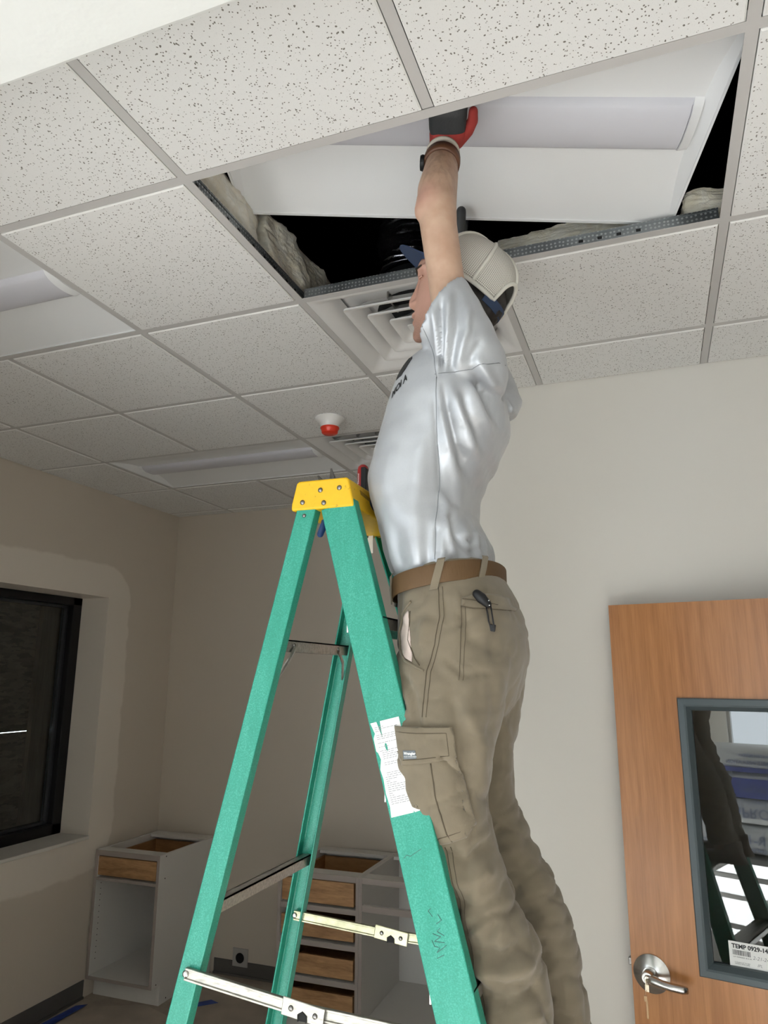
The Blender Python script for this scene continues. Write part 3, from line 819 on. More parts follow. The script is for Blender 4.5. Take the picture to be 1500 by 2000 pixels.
# ================================================================== STEPLADDER
def ny(z): return 0.09 - 0.064 * (2.185 - z)
def fy(z): return 0.43 + 0.064 * (2.185 - z)
def fxc(z): return 0.3755 + 0.287 * (2.17 - z)      # front rail centre line
def rxc(z): return 0.3015 - 0.212 * (2.17 - z)      # rear rail centre line
lad = thing('stepladder', 'green fiberglass stepladder with yellow top the worker stands on', 'ladder', (0.35, 0.26, 0))
def rail(xf, yf, sgn, w, d, z0, z1, name='rail'):
    t = 0.0045
    sec = [(-w / 2, 0), (w / 2, 0), (w / 2, d), (w / 2 - t, d), (w / 2 - t, t), (-w / 2 + t, t), (-w / 2 + t, d), (-w / 2, d)]
    dirv = Vector((xf(z1) - xf(z0), 0, z1 - z0)).normalized()
    a = Vector((dirv.z, 0, -dirv.x))
    rings = []
    for z in (z0, z1):
        rings.append([Vector((xf(z), yf(z), z)) + a * p + Vector((0, sgn * q, 0)) for p, q in sec])
    return mk(name, MB().loft(rings), M_green, lad, bevel=0.0022)
rFN = rail(fxc, ny, 1, 0.0755, 0.030, 0.02, 2.180, 'front_rail')
rFF = rail(fxc, fy, -1, 0.0755, 0.030, 0.02, 2.180, 'front_rail')
rRN = rail(rxc, ny, 1, 0.0430, 0.027, 0.02, 2.180, 'rear_rail')
rRF = rail(rxc, fy, -1, 0.0430, 0.027, 0.02, 2.180, 'rear_rail')
for xf, yf, s, w in ((fxc, ny, 1, .09), (fxc, fy, -1, .09), (rxc, ny, 1, .06), (rxc, fy, -1, .06)):
    mk('foot', MB().box(xf(.03) - w / 2, xf(.03) + w / 2, min(yf(.03) - .004 * s, yf(.03) + .04 * s), max(yf(.03) - .004 * s, yf(.03) + .04 * s), 0.0, 0.075), M_black, lad, bevel=0.006)
# cap
cp = MB()
def capring(y, e=0.0):
    return [(0.268 - e, y, 2.172), (0.412 + e, y, 2.172), (0.4095 + e, y, 2.186), (0.399, y, 2.232), (0.393, y, 2.2355), (0.285, y, 2.2355), (0.279, y, 2.231), (0.2685 - e, y, 2.186)]
cp.loft([capring(0.0865), capring(0.434)])
cap = mk('top_cap', cp, M_yellow, lad, bevel=0.004, seg=3)
def rivet(p, ax, r=0.0055, parent=None, m=None):
    mk('rivet', MB().lathe([(0, -.001), (r, -.001), (r, .0006), (r * .8, .0025), (r * .35, .0033), (0, .0033)], 18, p, ax), m or M_rivet, parent or cap, auto=60)
for (x, z) in ((.3355, 2.212), (.379, 2.2135), (.2945, 2.1885), (.344, 2.184)): rivet((x, .0865, z), (0, -1, 0))
rivet((.2985, ny(2.16), 2.160), (0, -1, 0), .0042, rRN)
# moulded slot and oval badge on the end of the cap
def capface(y, dz, h=0.0012):         # sloping +x face
    z0, z1 = 2.186, 2.232
    t = dz
    return (0.4095 + (0.399 - 0.4095) * t + h, y, z0 + (z1 - z0) * t)
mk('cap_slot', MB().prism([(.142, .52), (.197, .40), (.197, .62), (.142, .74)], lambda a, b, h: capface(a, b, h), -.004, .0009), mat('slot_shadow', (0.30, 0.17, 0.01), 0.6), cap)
ov = MB(); rr = []
for (ra, rb, h) in ((.055, .44, .0004), (.055, .44, .0016), (.046, .34, .0016), (.046, .34, .0004)):
    rr.append([capface(.245 + ra * cos(2 * pi * k / 32), .32 + rb * sin(2 * pi * k / 32), h) for k in range(32)])
ov.loft(rr, False, False)
mk('cap_badge', ov, mat('badge_blue', (0.02, 0.03, 0.07), 0.5), cap)
put_text('cap_badge_letter', 'WERNER', 0.019, lambda a, b: capface(.209 + a, .22 + b / .046 * 1.0, .0016), mat('badge_ink', (0.05, 0.05, 0.05), 0.5), cap, shear=0.25, bold=0.0006)
# steps
for z in (0.42, 0.725, 1.03, 1.335, 1.64, 1.945):
    x = fxc(z)
    tr = MB().box(x - .036, x + .040, ny(z) + .004, fy(z) - .004, z - .004, z)
    tr.box(x - .036, x - .033, ny(z) + .004, fy(z) - .004, z - .030, z).box(x + .037, x + .040, ny(z) + .004, fy(z) - .004, z - .024, z)
    for k in range(6): tr.box(x - .030 + k * .011, x - .026 + k * .011, ny(z) + .006, fy(z) - .006, z, z + .0015)
    mk('step', tr, M_alu, lad)
# rear braces
for z, hgt in ((1.398, .022), (1.893, .024), (0.90, .022), (0.42, .022)):
    x = rxc(z)
    b_ = MB().box(x - .010, x + .012, ny(z) + .006, fy(z) - .006, z + hgt / 2 - .003, z + hgt / 2)
    b_.box(x + .009, x + .012, ny(z) + .006, fy(z) - .006, z - hgt / 2, z + hgt / 2).box(x - .010, x - .0075, ny(z) + .006, fy(z) - .006, z - hgt / 2, z + hgt / 2)
    ob_ = mk('rear_brace', b_, M_alu, lad)
    if z > 1.8:
        for s, yf in ((1, ny(z)), (-1, fy(z))):
            y0 = yf + s * .075; y1 = yf + s * .022
            mk('knee_brace', MB().tube([(x + .014, y0, z - .004), (x + .014, (y0 + y1) / 2, z - .03), (x + .002, y1, z - .068)], .006, 8, flat=((1, 0, 0), .4)), M_alu, ob_)
            rivet((x + .012, y0, z + .002), (1, 0, 0), .004, ob_)
# spreaders: two bars and a hinge plate each side
for s, yf, off in ((-1, ny, -.004), (1, fy, -.012)):
    za, zm, zb = (1.295, 1.268, 1.258) if s < 0 else (1.270, 1.254, 1.246)
    xa, xm, xb = rxc(za) - .003, 0.345, fxc(zb) - .0
    y = yf(1.27) + (off if s < 0 else -.014)
    dz = Vector((0, 0, .011))
    sp = MB()
    def bar(mb, p, q, hh=.0105, th=.0022):
        p, q = Vector(p), Vector(q); d = (q - p); c = (p + q) / 2; d2 = d / 2
        up = Vector((-d.z, 0, d.x)).normalized()
        mb.obox(c, d2, Vector((0, th, 0)), up * hh)
        mb.obox(c - up * (hh - .002), d2, Vector((0, th * 2.2, 0)), up * .002)
        mb.obox(c + up * (hh - .002), d2, Vector((0, th * 1.8, 0)), up * .002)
        return mb
    m_ = M_zinc if s > 0 else mat('worn_aluminium', (0.40, 0.385, 0.34), 0.36, 0.7, var=0.3, vscale=50, stretch=(1, 4, 4))
    o1 = mk('spreader_bar', bar(MB(), (xa, y, za), (xm + .02, y, zm)), m_, lad, bevel=0.001)
    o2 = mk('spreader_bar', bar(MB(), (xm - .01, y + .004, zm), (xb, y + .004, zb)), m_, lad, bevel=0.001)
    pl = MB().obox((xm + .012, y - .005, zm + .001), (.040, 0, -.005), (0, .0015, 0), (.002, 0, .0145))
    o3 = mk('spreader_hinge', pl, m_, lad, bevel=0.004)
    for dx in (-.022, .024): rivet((xm + .012 + dx, y - .0065, zm + .001 - dx * .13), (0, -1, 0), .0048, o3)
    mk('hinge_slot', MB().tube([(xm + .004, y - .007, zm - .014), (xm + .004, y - .007, zm - .004), (xm + .012, y - .007, zm + .001), (xm + .020, y - .007, zm - .005), (xm + .020, y - .007, zm - .014)], .0014, 6), M_dark, o3)
    mk('hinge_slot', MB().prism([(xm + .005, zm - .0135), (xm + .005, zm - .004), (xm + .012, zm - .000), (xm + .019, zm - .005), (xm + .019, zm - .0135)], lambda a, b, h: (a, y - .0068 + h, b), 0, .0004), M_dark, o3)
    rivet((xa + .002, y - .003, za), (0, -1, 0), .0065, o1, M_steel)
    if s > 0: rivet((rxc(1.272), fy(1.272) - .0275 + .02, 1.272), (0, -1, 0), .0065, rRF, M_steel)
# bright metal plate at the far rear rail under the cap
mk('cap_bracket', MB().box(.300, .334, fy(2.15) - .034, fy(2.15) - .031, 2.128, 2.185), mat('bracket_white', (0.72, 0.70, 0.66), 0.4), lad, bevel=0.002)
rivet((.317, fy(2.15) - .034, 2.145), (0, -1, 0), .0045, lad)
rivet((.317, fy(2.15) - .034, 2.170), (0, -1, 0), .0045, lad)
# torn paper instruction label on the near front rail
def rp(u, z, h):                       # u across the rail from its left edge, on the outer face
    a = Vector((1, 0, 0.28)).normalized()
    return (fxc(z) - .0375 + u, ny(z) - h, z + 0.25 * (u - .03))
lab_poly = [(.004, 1.752), (.016, 1.752), (.021, 1.722), (.023, 1.752), (.060, 1.752), (.060, 1.600), (.058, 1.5945), (.0485, 1.5935), (.047, 1.597), (.046, 1.5935), (.004, 1.5925), (.006, 1.61), (.004, 1.632), (.0055, 1.655), (.0035, 1.672), (.009, 1.688), (.0065, 1.700), (.0035, 1.703), (.004, 1.725), (.0085, 1.733)]
lb = mk('instruction_label', MB().prism(lab_poly, lambda a, b, h: rp(a, b, h), .0002, .0008), M_paper, rFN)
def scuff(mb, pts, w=.0009):
    for p, q in zip(pts, pts[1:]):
        p, q = Vector(p), Vector(q)
        mb.obox((p + q) / 2, (q - p) / 2 * 1.05, Vector((0, .00025, 0)), (q - p).normalized().cross(Vector((0, 1, 0))) * w)
random.seed(3)
tx = MB()
z = 1.742
while z > 1.612:
    if random.random() < .86:
        x = .010
        if z < 1.70 and z > 1.66: x = .014
        while x < .055:
            w = random.uniform(.003, .008)
            if x + w > .056: break
            tx.add([rp(x, z, .0011), rp(x + w, z, .0011), rp(x + w, z + .0011, .0011), rp(x, z + .0011, .0011)], [(0, 1, 2, 3)])
            x += w + .0012
            if random.random() < .05: break
    z -= .0034
setp(mk('fine_print', tx, M_inkg, lb), kind='stuff')
mk('print_hole', MB().prism([(.0215, 1.709), (.0235, 1.714), (.026, 1.712), (.0265, 1.705), (.0255, 1.699), (.023, 1.702)], lambda a, b, h: rp(a, b, h), .0009, .0010), M_green, lb)
# pencil scrawl on the rail
sw = MB()
for pts in ([(.010, 1.527), (.016, 1.531), (.022, 1.528), (.030, 1.531), (.044, 1.536)], [(.036, 1.447), (.031, 1.444), (.036, 1.435)], [(.046, 1.437), (.050, 1.428), (.040, 1.424)], [(.044, 1.417), (.038, 1.413), (.048, 1.406)],
            [(.030, 1.411), (.042, 1.405), (.030, 1.400), (.046, 1.396)], [(.026, 1.402), (.028, 1.393), (.034, 1.391)], [(.048, 1.392), (.040, 1.388), (.030, 1.384), (.036, 1.390)], [(.028, 1.376), (.040, 1.379)]):
    scuff(sw, [rp(u, z, .0003) for u, z in pts], .0005)
setp(mk('pencil_mark', sw, mat('pencil', (0.03, 0.12, 0.10), 0.6), rFN), kind='stuff')

# ------------------------------------------------------------------ tools stuck in the cap
pl = thing('pliers', 'blue handled pliers hanging point up through the ladder top', 'pliers', (0.285, 0.20, 2.2355))
mk('jaw', MB().tube([(.302, .2, 2.20), (.306, .2, 2.25), (.311, .2, 2.268), (.307, .2, 2.293)], [.008, .0075, .008, .002], 8, flat=((0, 1, 0), .6)), M_rivet, pl)
mk('jaw', MB().tube([(.293, .2, 2.20), (.290, .2, 2.245), (.284, .2, 2.264), (.274, .2, 2.279)], [.008, .007, .0065, .0016], 8, flat=((0, 1, 0), .6)), M_rivet, pl)
mk('joint', MB().lathe([(0, -.006), (.009, -.006), (.009, .006), (0, .006)], 16, (.298, .2, 2.205), (0, 1, 0)), M_black, pl)
M_blue = mat('blue_grip', (0.012, 0.055, 0.19), 0.45)
mk('grip', MB().blob([(.302, .195, 2.19), (.296, .195, 2.165), (.286, .195, 2.141)], [.0075, .0085, .0075], 10), M_blue, pl, smooth=True)
mk('grip', MB().blob([(.315, .215, 2.19), (.322, .215, 2.165), (.320, .215, 2.141)], [.0075, .0085, .0075], 10), M_blue, pl, smooth=True)
sd2 = thing('screwdriver', 'screwdriver with red and black handle standing in the ladder top', 'screwdriver', (0.345, 0.30, 2.2355))
mk('handle', MB().lathe([(0, 2.240), (.012, 2.240), (.0135, 2.25), (.0135, 2.312), (.0115, 2.321), (.006, 2.3255), (0, 2.3265)], 20, (.345, .30, 0)), mat('red_grip', (0.36, 0.012, 0.012), 0.4), sd2, auto=50)
mk('rubber_grip', MB().prism([(-.0005, 2.243), (.0138, 2.243), (.0138, 2.312), (.010, 2.317), (-.0005, 2.317)], lambda a, b, h: (.345 + a, .30 + h, b), -.0142, .0142), M_black, sd2, bevel=.002)
mk('shaft', MB().tube([(.345, .30, 2.10), (.345, .30, 2.245)], .003, 8), M_steel, sd2)
put_text('handle_logo', 'Milwaukee', .0068, lambda a, b: (.3405 - b, .2862, 2.272 + a), M_paper, sd2, shear=.3)

# ================================================================== THE WORKER
def interp(tab, z):
    """piecewise-linear lookup in [(z, a, b, ..)] sorted by falling z"""
    if z >= tab[0][0]: return tab[0][1:]
    if z <= tab[-1][0]: return tab[-1][1:]
    for p, q in zip(tab, tab[1:]):
        if q[0] <= z <= p[0]:
            t = (z - q[0]) / (p[0] - q[0]); t = t
            return tuple(b + (a - b) * t for a, b in zip(p[1:], q[1:]))
def sring(c, ax, ay, n=40, pw=2.0):
    c, ax, ay = Vector(c), Vector(ax), Vector(ay); r = []
    for k in range(n):
        a = 2 * pi * k / n; co, si = cos(a), sin(a)
        e = 2.0 / pw
        r.append(c + ax * (abs(co) ** e * (1 if co >= 0 else -1)) + ay * (abs(si) ** e * (1 if si >= 0 else -1)))
    return r
def remeshed(name, mb, voxel, it=4, m=None):
    me = mesh_of(name, mb, None)
    o = bpy.data.objects.new('tmp', me); COL.objects.link(o)
    md = o.modifiers.new('r', 'REMESH'); md.mode = 'VOXEL'; md.voxel_size = voxel; md.use_smooth_shade = True
    sm = o.modifiers.new('s', 'SMOOTH'); sm.factor = 0.5; sm.iterations = it
    dg = bpy.context.evaluated_depsgraph_get()
    out = bpy.data.meshes.new_from_object(o.evaluated_get(dg))
    out.name = name
    bpy.data.objects.remove(o); bpy.data.meshes.remove(me)
    if m: out.materials.clear(); out.materials.append(m)
    for p in out.polygons: p.use_smooth = True
    return out
def seg_d(px, pz, poly):
    best = (9, 0, 0)
    L = sum(sqrt((b[0] - a[0]) ** 2 + (b[1] - a[1]) ** 2) for a, b in zip(poly, poly[1:])); run = 0
    for a, b in zip(poly, poly[1:]):
        dx, dz = b[0] - a[0], b[1] - a[1]; l2 = dx * dx + dz * dz
        t = max(0, min(1, ((px - a[0]) * dx + (pz - a[1]) * dz) / l2))
        ex, ez = px - a[0] - t * dx, pz - a[1] - t * dz
        d = sqrt(ex * ex + ez * ez)
        if d < best[0]: best = (d, (run + t * sqrt(l2)) / L, 0)
        run += sqrt(l2)
    return best[0], best[1]
def displace(me, fn):
    nrm = [v.normal.copy() for v in me.vertices]
    for v, n in zip(me.vertices, nrm): v.co = v.co + n * fn(v.co, n)
    me.update()
def folds(lst):
    def f(p, n):
        side = max(0.0, min(1.0, -n.y * 2.0 + 0.15))
        if side <= 0: return 0.0
        s = 0.0
        for poly, A, w in lst:
            xs = [q[0] for q in poly]; zs = [q[1] for q in poly]
            if p.x < min(xs) - 3 * w or p.x > max(xs) + 3 * w or p.z < min(zs) - 3 * w or p.z > max(zs) + 3 * w: continue
            d, t = seg_d(p.x, p.z, poly)
            if d < 3 * w: s += A * exp(-(d / w) ** 2) * min(1, 6 * t + .25) * min(1, 6 * (1 - t) + .25)
        return s * side
    return f

man = thing('person', 'worker in grey shirt, khaki cargo pants and mesh cap reaching into ceiling', 'person', (0.68, 0.26, 1.03))

# -------- skin
def m_skin():
    m, nt, b = _nt('skin')
    v = coords(nt)
    n = N(nt, 'ShaderNodeTexNoise', i_Scale=26.0, i_Detail=5.0); lnk(nt, v, n.inputs['Vector'])
    c = ramp(nt, n.outputs['Fac'], [(0.3, (0.44, 0.275, 0.19)), (0.7, (0.54, 0.365, 0.265))])
    # pinker face, reddened elbow
    s0 = N(nt, 'ShaderNodeSeparateXYZ'); lnk(nt, v, s0.inputs[0])
    fm = N(nt, 'ShaderNodeMapRange', i_1=0.165, i_2=0.185, i_3=0.0, i_4=0.75); lnk(nt, s0.outputs[1], fm.inputs[0])
    dd = N(nt, 'ShaderNodeVectorMath', operation='DISTANCE'); lnk(nt, v, dd.inputs[0]); dd.inputs[1].default_value = (0.578, 0.045, 2.822)
    em = N(nt, 'ShaderNodeMapRange', i_1=0.018, i_2=0.052, i_3=0.65, i_4=0.0); lnk(nt, dd.outputs['Value'], em.inputs[0])
    pm = N(nt, 'ShaderNodeMath', operation='MAXIMUM'); lnk(nt, fm.outputs[0], pm.inputs[0]); lnk(nt, em.outputs[0], pm.inputs[1])
    pk = N(nt, 'ShaderNodeMix', data_type='RGBA'); lnk(nt, pm.outputs[0], pk.inputs[0]); lnk(nt, c, pk.inputs[6]); pk.inputs[7].default_value = (0.50, 0.265, 0.205, 1)
    c = pk.outputs[2]
    # stubble along jaw and lip
    sp = N(nt, 'ShaderNodeSeparateXYZ'); lnk(nt, v, sp.inputs[0])
    f = N(nt, 'ShaderNodeMapRange', i_1=2.675, i_2=2.618, i_3=0.0, i_4=1.1); lnk(nt, sp.outputs[2], f.inputs[0])
    g = N(nt, 'ShaderNodeMapRange', i_1=2.55, i_2=2.60, i_3=0.0, i_4=1.0); lnk(nt, sp.outputs[2], g.inputs[0])
    n2 = N(nt, 'ShaderNodeTexNoise', i_Scale=420.0); lnk(nt, v, n2.inputs['Vector'])
    gf = N(nt, 'ShaderNodeMath', operation='MULTIPLY'); lnk(nt, g.outputs[0], gf.inputs[0]); lnk(nt, fm.outputs[0], gf.inputs[1])
    mu = N(nt, 'ShaderNodeMath', operation='MULTIPLY'); lnk(nt, f.outputs[0], mu.inputs[0]); lnk(nt, gf.outputs[0], mu.inputs[1])
    mu2 = N(nt, 'ShaderNodeMath', operation='MULTIPLY'); lnk(nt, mu.outputs[0], mu2.inputs[0]); lnk(nt, n2.outputs['Fac'], mu2.inputs[1])
    mx = N(nt, 'ShaderNodeMix', data_type='RGBA'); lnk(nt, mu2.outputs[0], mx.inputs[0]); lnk(nt, c, mx.inputs[6]); mx.inputs[7].default_value = (0.08, 0.05, 0.035, 1)
    # darker fine hair on the forearms
    hr = N(nt, 'ShaderNodeTexNoise', i_Scale=90.0, i_Detail=2.0); lnk(nt, coords(nt, (1.0, 1.0, 0.18)), hr.inputs['Vector'])
    hz = N(nt, 'ShaderNodeMapRange', i_1=2.80, i_2=2.88, i_3=0.0, i_4=0.28); lnk(nt, sp.outputs[2], hz.inputs[0])
    hm = N(nt, 'ShaderNodeMapRange', i_1=0.45, i_2=0.62, i_3=0.0, i_4=1.0); lnk(nt, hr.outputs['Fac'], hm.inputs[0])
    hmu = N(nt, 'ShaderNodeMath', operation='MULTIPLY'); lnk(nt, hz.outputs[0], hmu.inputs[0]); lnk(nt, hm.outputs[0], hmu.inputs[1])
    mx2 = N(nt, 'ShaderNodeMix', data_type='RGBA'); lnk(nt, hmu.outputs[0], mx2.inputs[0]); lnk(nt, mx.outputs[2], mx2.inputs[6]); mx2.inputs[7].default_value = (0.17, 0.10, 0.06, 1)
    lnk(nt, mx2.outputs[2], b.inputs['Base Color'])
    b.inputs['Roughness'].default_value = 0.5
    b.inputs['Subsurface Weight'].default_value = 0.08
    b.inputs['Subsurface Radius'].default_value = (0.01, 0.004, 0.002)
    bump(nt, b, n2.outputs['Fac'], 0.08, 0.001)
    return m
M_skin = m_skin()
body = MB()
HEAD = [(2.600, .512, .560, .026), (2.608, .496, .585, .038), (2.620, .489, .612, .047), (2.636, .4895, .640, .054), (2.655, .4915, .660, .060), (2.680, .4925, .676, .066), (2.705, .4950, .690, .070),
        (2.730, .4990, .700, .073), (2.748, .5035, .703, .0745), (2.766, .4995, .705, .076), (2.79, .4995, .704, .077), (2.808, .510, .695, .070), (2.822, .532, .680, .058), (2.832, .562, .652, .038)]
def headring(z, f, b, w):
    r = []
    for k in range(40):
        a = 2 * pi * k / 40; co, si = cos(a), sin(a)
        x = (f + b) / 2 + (b - f) / 2 * co
        t = min(1, (x - f) / (.62 * (b - f)))
        r.append(Vector((x, .26 + w * si * (.80 + .26 * t - .06 * t * t), z)))
    return r
body.loft([headring(*h) for h in HEAD])
body.blob([(.505, .26, 2.756), (.496, .26, 2.732), (.4855, .26, 2.708), (.4835, .26, 2.700), (.490, .26, 2.694)], [.0070, .0080, .0098, .0100, .009])
for s in (-1, 1):
    body.blob([(.492, .26 + s * .010, 2.697), (.500, .26 + s * .014, 2.697)], [.0075, .008], 8)
    body.blob([(.511, .26 + s * .014, 2.769), (.514, .26 + s * .030, 2.771), (.530, .26 + s * .048, 2.766)], [.008, .0085, .007], 8)      # brow
    body.blob([(.590, .26 + s * .058, 2.640), (.560, .26 + s * .046, 2.622), (.522, .26 + s * .028, 2.612)], [.014, .013, .012], 8)      # jaw
    # ear
    body.blob([(.602, .26 + s * .075, 2.742), (.612, .26 + s * .083, 2.735), (.612, .26 + s * .083, 2.712), (.600, .26 + s * .076, 2.690)], [.006, .008, .007, .006], 8)
body.blob([(.494, .240, 2.6665), (.4885, .252, 2.6685), (.4875, .26, 2.6675), (.4885, .268, 2.6685), (.494, .280, 2.6665)], [.003, .0055, .0055, .0055, .003], 8)
body.blob([(.496, .242, 2.6525), (.4905, .253, 2.649), (.490, .26, 2.6485), (.4905, .267, 2.649), (.496, .278, 2.6525)], [.003, .0058, .0062, .0058, .003], 8)
body.blob([(.500, .26, 2.615), (.499, .26, 2.622)], [.0155, .014], 10)
body.blob([(.610, .26, 2.46), (.606, .26, 2.54), (.602, .26, 2.64)], [.066, .060, .058], 18)
body.blob([(.572, .26, 1.98), (.520, .26, 2.17), (.552, .26, 2.32), (.590, .26, 2.44)], [.070, .070, .080, .065], 18)
body.blob([(.600, .190, 2.430), (.590, .26, 2.43), (.600, .330, 2.430)], [.030, .05, .030], 16)
body.blob([(.605, .185, 2.435), (.628, .140, 2.495), (.620, .103, 2.575), (.612, .088, 2.670), (.604, .074, 2.765), (.6015, .071, 2.812)], [.030, .034, .0385, .0385, .0395, .0425], 20)
body.blob([(.6015, .071, 2.812), (.598, .090, 2.865), (.597, .118, 2.922), (.595, .148, 2.990), (.594, .172, 3.040)], [.0425, .0435, .0405, .0345, .0300], 20)
body.blob([(.581, .060, 2.797), (.583, .066, 2.832)], [.026, .024], 12)      # elbow point
body.blob([(.605, .335, 2.435), (.598, .440, 2.610), (.565, .490, 2.765)], [.034, .038, .041], 18)
body.blob([(.565, .490, 2.765), (.536, .500, 2.88), (.516, .505, 2.985)], [.041, .039, .029], 18)
for y, pts in ((.158, [(.59, 1.93), (.588, 1.75), (.582, 1.60), (.632, 1.47), (.66, 1.40), (.698, 1.24), (.725, 1.10)]), (.364, [(.585, 1.93), (.580, 1.75), (.600, 1.575), (.640, 1.49), (.682, 1.42), (.713, 1.34), (.748, 1.17), (.76, 1.10)])):
    body.blob([(x, y, z) for x, z in pts], [.055] + [.042] * (len(pts) - 1), 12)
bm_ = remeshed('body', body, 0.0042, 5, M_skin)
mk('body', None, None, man, me=bm_)
for s in (-1, 1):
    e = mk('eye', MB().lathe([(0, -.0115), (.006, -.0098), (.0098, -.006), (.0115, 0), (.0098, .006), (.006, .0098), (0, .0115)], 16, (.5300, .26 + s * .027, 2.742), (-1, 0, 0)), mat('eye_white', (0.75, 0.73, 0.70), 0.2), man, smooth=True)
    mk('iris', MB().lathe([(0, .0118), (.005, .0112), (.005, .0105), (0, .0105)], 14, (.5300, .26 + s * .027, 2.742), (-1, 0, 0)), mat('iris_dark', (0.03, 0.018, 0.01), 0.2), e)
    mk('eyelid', MB().blob([(.517, .26 + s * .018, 2.747), (.512, .26 + s * .030, 2.751), (.522, .26 + s * .043, 2.746)], [.0025, .0035, .0025], 8), M_skin, man, smooth=True)
    mk('eyebrow', MB().blob([(.503, .26 + s * .013, 2.771), (.5055, .26 + s * .029, 2.775), (.522, .26 + s * .049, 2.770)], [.003, .0042, .002], 8), mat('hair_dark', (0.012, 0.008, 0.006), 0.6), man, smooth=True)
M_hair = mat('hair_dark', (0.012, 0.008, 0.006), 0.6)
# hair under the cap
hm = MB()
rings = []
for z, xb, w in ((2.618, .672, .048), (2.632, .692, .058), (2.655, .704, .066), (2.69, .708, .072), (2.73, .706, .076), (2.77, .700, .074), (2.79, .690, .066)):
    rings.append([Vector((.615 + (xb - .615) * max(0, sin(a)), .26 + w * cos(a), z)) for a in [pi * k / 20 for k in range(21)]] + [Vector((.600, .26 - w * .6 * cos(pi * k / 8), z)) for k in range(9)])
hm.loft(rings)
hme = remeshed('hair', hm, 0.005, 2, M_hair)
displace(hme, lambda p, n: .004 * noise.noise(Vector((p.x * 90, p.y * 90, p.z * 22))))
mk('hair', None, None, man, me=hme)

# -------- shirt
M_shirt = mat('satin_grey_knit', (0.415, 0.43, 0.455), 0.39, 0.24, var=0.02, vscale=300, bmp=0.05, bscale=900, bdist=0.0005, sheen=0.2)
TF = [(2.556, .524), (2.541, .496), (2.512, .476), (2.473, .457), (2.409, .432), (2.343, .411), (2.295, .398), (2.253, .388), (2.216, .394), (2.173, .408), (2.125, .423), (2.072, .439), (2.031, .451), (2.003, .459)]
TB = [(2.541, .690), (2.50, .694), (2.454, .698), (2.405, .707), (2.372, .712), (2.345, .706), (2.328, .690), (2.312, .686), (2.292, .678), (2.274, .658), (2.255, .652), (2.240, .645), (2.220, .634), (2.169, .630), (2.134, .648), (2.105, .662), (2.077, .660), (2.03, .655)]
THW = [(2.56, .10), (2.53, .135), (2.50, .160), (2.46, .178), (2.40, .183), (2.30, .180), (2.20, .172), (2.12, .168), (2.07, .166), (2.04, .156), (2.02, .150)]
sh = MB(); rings = []
z = 2.56
while z > 2.015:
    f = interp(TF, z)[0]; b = interp(TB, z)[0]; w = interp(THW, z)[0]
    c = (f + b) / 2; a = (b - f) / 2 * 0.945
    if z > 2.50: a *= 1 - (z - 2.50) * 3.0; c = c + (z - 2.5) * .4
    if z < 2.06: a *= 1 - (2.06 - z) * 1.2
    rings.append(sring((c, .26, z), (a, 0, 0), (0, w, 0), 48, 2.3))
    z -= 0.015
sh.loft(rings)
def sleeve(s):
    yy = lambda y: .26 + s * (.26 - y)          # mirrored copy for the far arm
    if s < 0: yy = lambda y: y
    def R(c, a, h, pw=2.0): return sring((c[0], yy(c[1]), c[2]), a, (0, h, 0), 36, pw)
    rs = [R((.650, .185, 2.415), (.060, 0, .006), .055), R((.655, .165, 2.445), (.068, 0, .010), .078), R((.653, .145, 2.478), (.069, 0, .016), .080), R((.642, .125, 2.515), (.062, 0, .028), .074),
          R((.626, .110, 2.550), (.054, 0, .044), .066), R((.603, .098, 2.577), (.050, 0, .066), .064)]
    rs += [R((.603, .098, 2.577), (.044, 0, .059), .056), R((.618, .108, 2.553), (.045, 0, .042), .054), R((.632, .122, 2.525), (.046, 0, .026), .056)]
    sh.loft(rs)
sleeve(-1)
# far sleeve follows the far arm
sh.loft([sring((.650, .335, 2.415), (.060, 0, .006), (0, .055, 0), 36), sring((.652, .365, 2.455), (.066, 0, .010), (0, .075, 0), 36), sring((.636, .405, 2.51), (.060, 0, .024), (0, .070, 0), 36), sring((.606, .435, 2.585), (.050, 0, .045), (0, .062, 0), 36),
         sring((.606, .435, 2.585), (.045, 0, .040), (0, .056, 0), 36), sring((.625, .415, 2.545), (.045, 0, .03), (0, .056, 0), 36)])
